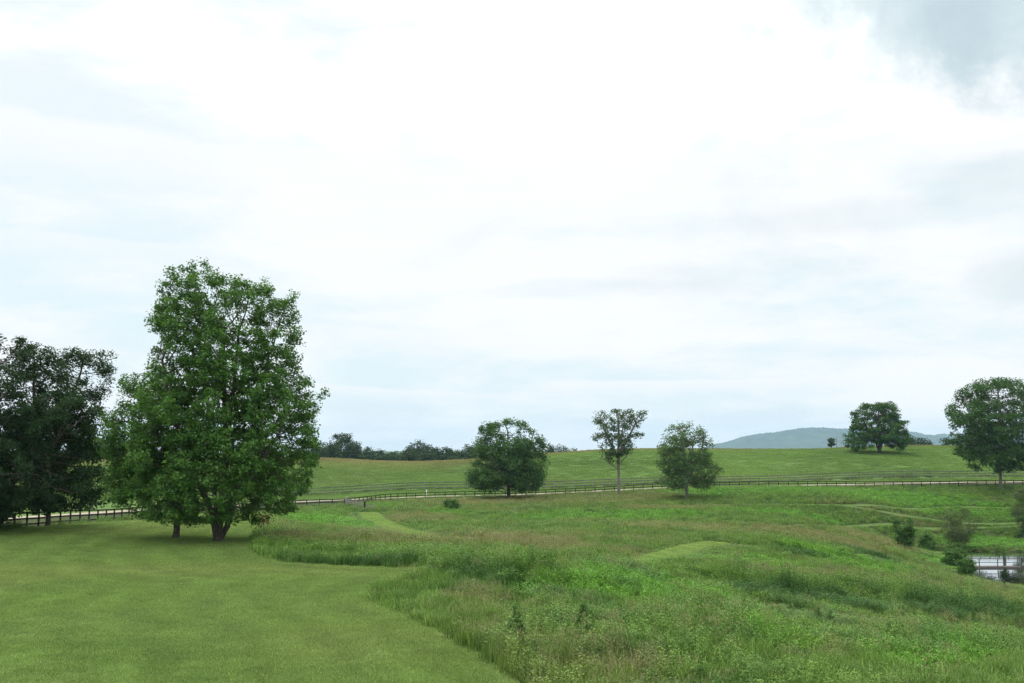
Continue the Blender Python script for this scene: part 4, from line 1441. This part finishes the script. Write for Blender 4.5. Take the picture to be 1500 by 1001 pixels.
# the mown lawn: short turf
X, Y = np.concatenate([wedge(18, 130, 7.0, 3.0, .56), wedge(130, 190, 3.5, 3.0, .56)], 1)
on_path = np.zeros(len(X), bool)
for p, w in zip(PATHS[:2], PATH_W):
    on_path |= line_dist(X, Y, resample(p, 2.0)) < w * .5
ok = (in_poly(X, Y, LAWN) & (line_dist(X, Y, LAWN, True) > .15) & (rng.random(len(X)) < np.clip(75.0 / Y, .45, 1.0)) | on_path)
X, Y = X[ok], Y[ok]
n1, n2 = vnoise(X, Y, 2.6), vnoise(X + 90, Y, 7.0)
tint = np.array([.160, .250, .072]) * (.93 + .14 * n1[:, None]) * (1 - .25 * np.clip((n2 - .45) * 2, 0, 1)[:, None]) + np.array([.190, .195, .085]) * (.35 * np.clip((n2 - .45) * 2, 0, 1)[:, None])
ed = line_dist(X, Y, LAWN[2:22])
band = np.sin(ed * 6.283 / 2.7 + 1.2 * vnoise(X, Y, 9.0)) * smooth01(1.4 - ed / 40)
sw = np.sin((X * .42 + Y * .9 + 3 * vnoise(X, Y, 15.0)) * 6.283 / 4.6)
n9 = vnoise(X + 11, Y + 60, 1.1)
tint *= np.where(in_poly(X, Y, LAWN), 1.0, 1.22)[:, None]
tint *= (1 + .08 * band + .03 * sw)[:, None]
tint *= (1 - .16 * np.clip((n9 - .62) * 4, 0, 1)[:, None] * np.array([1.0, .7, 1.0]))
tint *= (.82 + .36 * rng.random((len(X), 1)))
s = .95 + .4 * rng.random(len(X))
scatter_obj('lawn_grass', np.stack([X, Y, height(X, Y) + .035], -1), rng.integers(15, 18, len(X)), np.stack([s, s, s * (.7 + .6 * n1)], -1), tint, 'short blades of the mown lawn')

# tussocks on the grazed pasture and the lane verges
X, Y = wedge(196, 385, .85, 6.0, .56)
ok = (Y > np.interp(X, la_s[6:, 0], la_s[6:, 1]) + 3.0) & (np.abs(Y - np.interp(X, fx, fy)) > .2)
X, Y = X[ok], Y[ok]
n1, n2 = vnoise(X, Y, 6.0), vnoise(X + 20, Y, 24.0)
keep = rng.random(len(X)) < (.55 + .45 * n1)
X, Y, n1, n2 = X[keep], Y[keep], n1[keep], n2[keep]
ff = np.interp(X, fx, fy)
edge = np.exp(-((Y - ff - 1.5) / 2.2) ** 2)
left_dry = smooth01((Y - 300) / 40) * smooth01((20 - X) / 60) + smooth01((Y - 338) / 10)
tt = np.clip(left_dry * .8 + (n2 - .55) * .6, 0, 1)[:, None]
tint = np.array([.130, .226, .057]) * (1 - tt) + np.array([.185, .175, .075]) * tt
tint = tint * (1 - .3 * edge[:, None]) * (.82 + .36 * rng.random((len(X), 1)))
tint = tint * (1 + .30 * (vnoise(X + 200, Y, 38.0) - .5) + .22 * (vnoise(X, Y + 300, 11.0) - .5))[:, None]
s = 1.3 + .9 * rng.random(len(X))
vz = .13 + .16 * n1 ** 2 + .28 * edge
tus = rng.random(len(X)) < (.03 + .22 * n1 ** 3 + .9 * edge)
tint = tint * np.where(tus & (edge < .2), .78, 1.0)[:, None]
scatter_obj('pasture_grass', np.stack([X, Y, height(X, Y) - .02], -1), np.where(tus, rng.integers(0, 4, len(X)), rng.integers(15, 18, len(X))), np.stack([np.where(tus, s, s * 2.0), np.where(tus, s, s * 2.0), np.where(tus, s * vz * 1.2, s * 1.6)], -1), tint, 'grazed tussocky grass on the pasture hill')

# ------------------------------------------------------------------ haze
bm = bmesh.new()
bmesh.ops.create_cube(bm, size=1.0)
me = bpy.data.meshes.new('haze')
bm.to_mesh(me)
bm.free()
m, gg, out = material('haze_air')
pvn = gg.n('ShaderNodeVolumePrincipled')
pvn.inputs['Color'].default_value = (.54, .79, 1.0, 1)
pvn.inputs['Density'].default_value = .000068
pvn.inputs['Anisotropy'].default_value = .1
gg.put(out.inputs['Volume'], pvn.outputs[0])
me.materials.append(m)
hzbox = tag(link('haze', me), 'thin blue summer haze in the air', kind='stuff')
hzbox.scale = (13000, 11600, 230)
hzbox.location = (0, 4000, 85)

print('TREES', stats)
print('TRIS', sum(len(o.data.polygons) for o in sc.objects if o.type == 'MESH'))
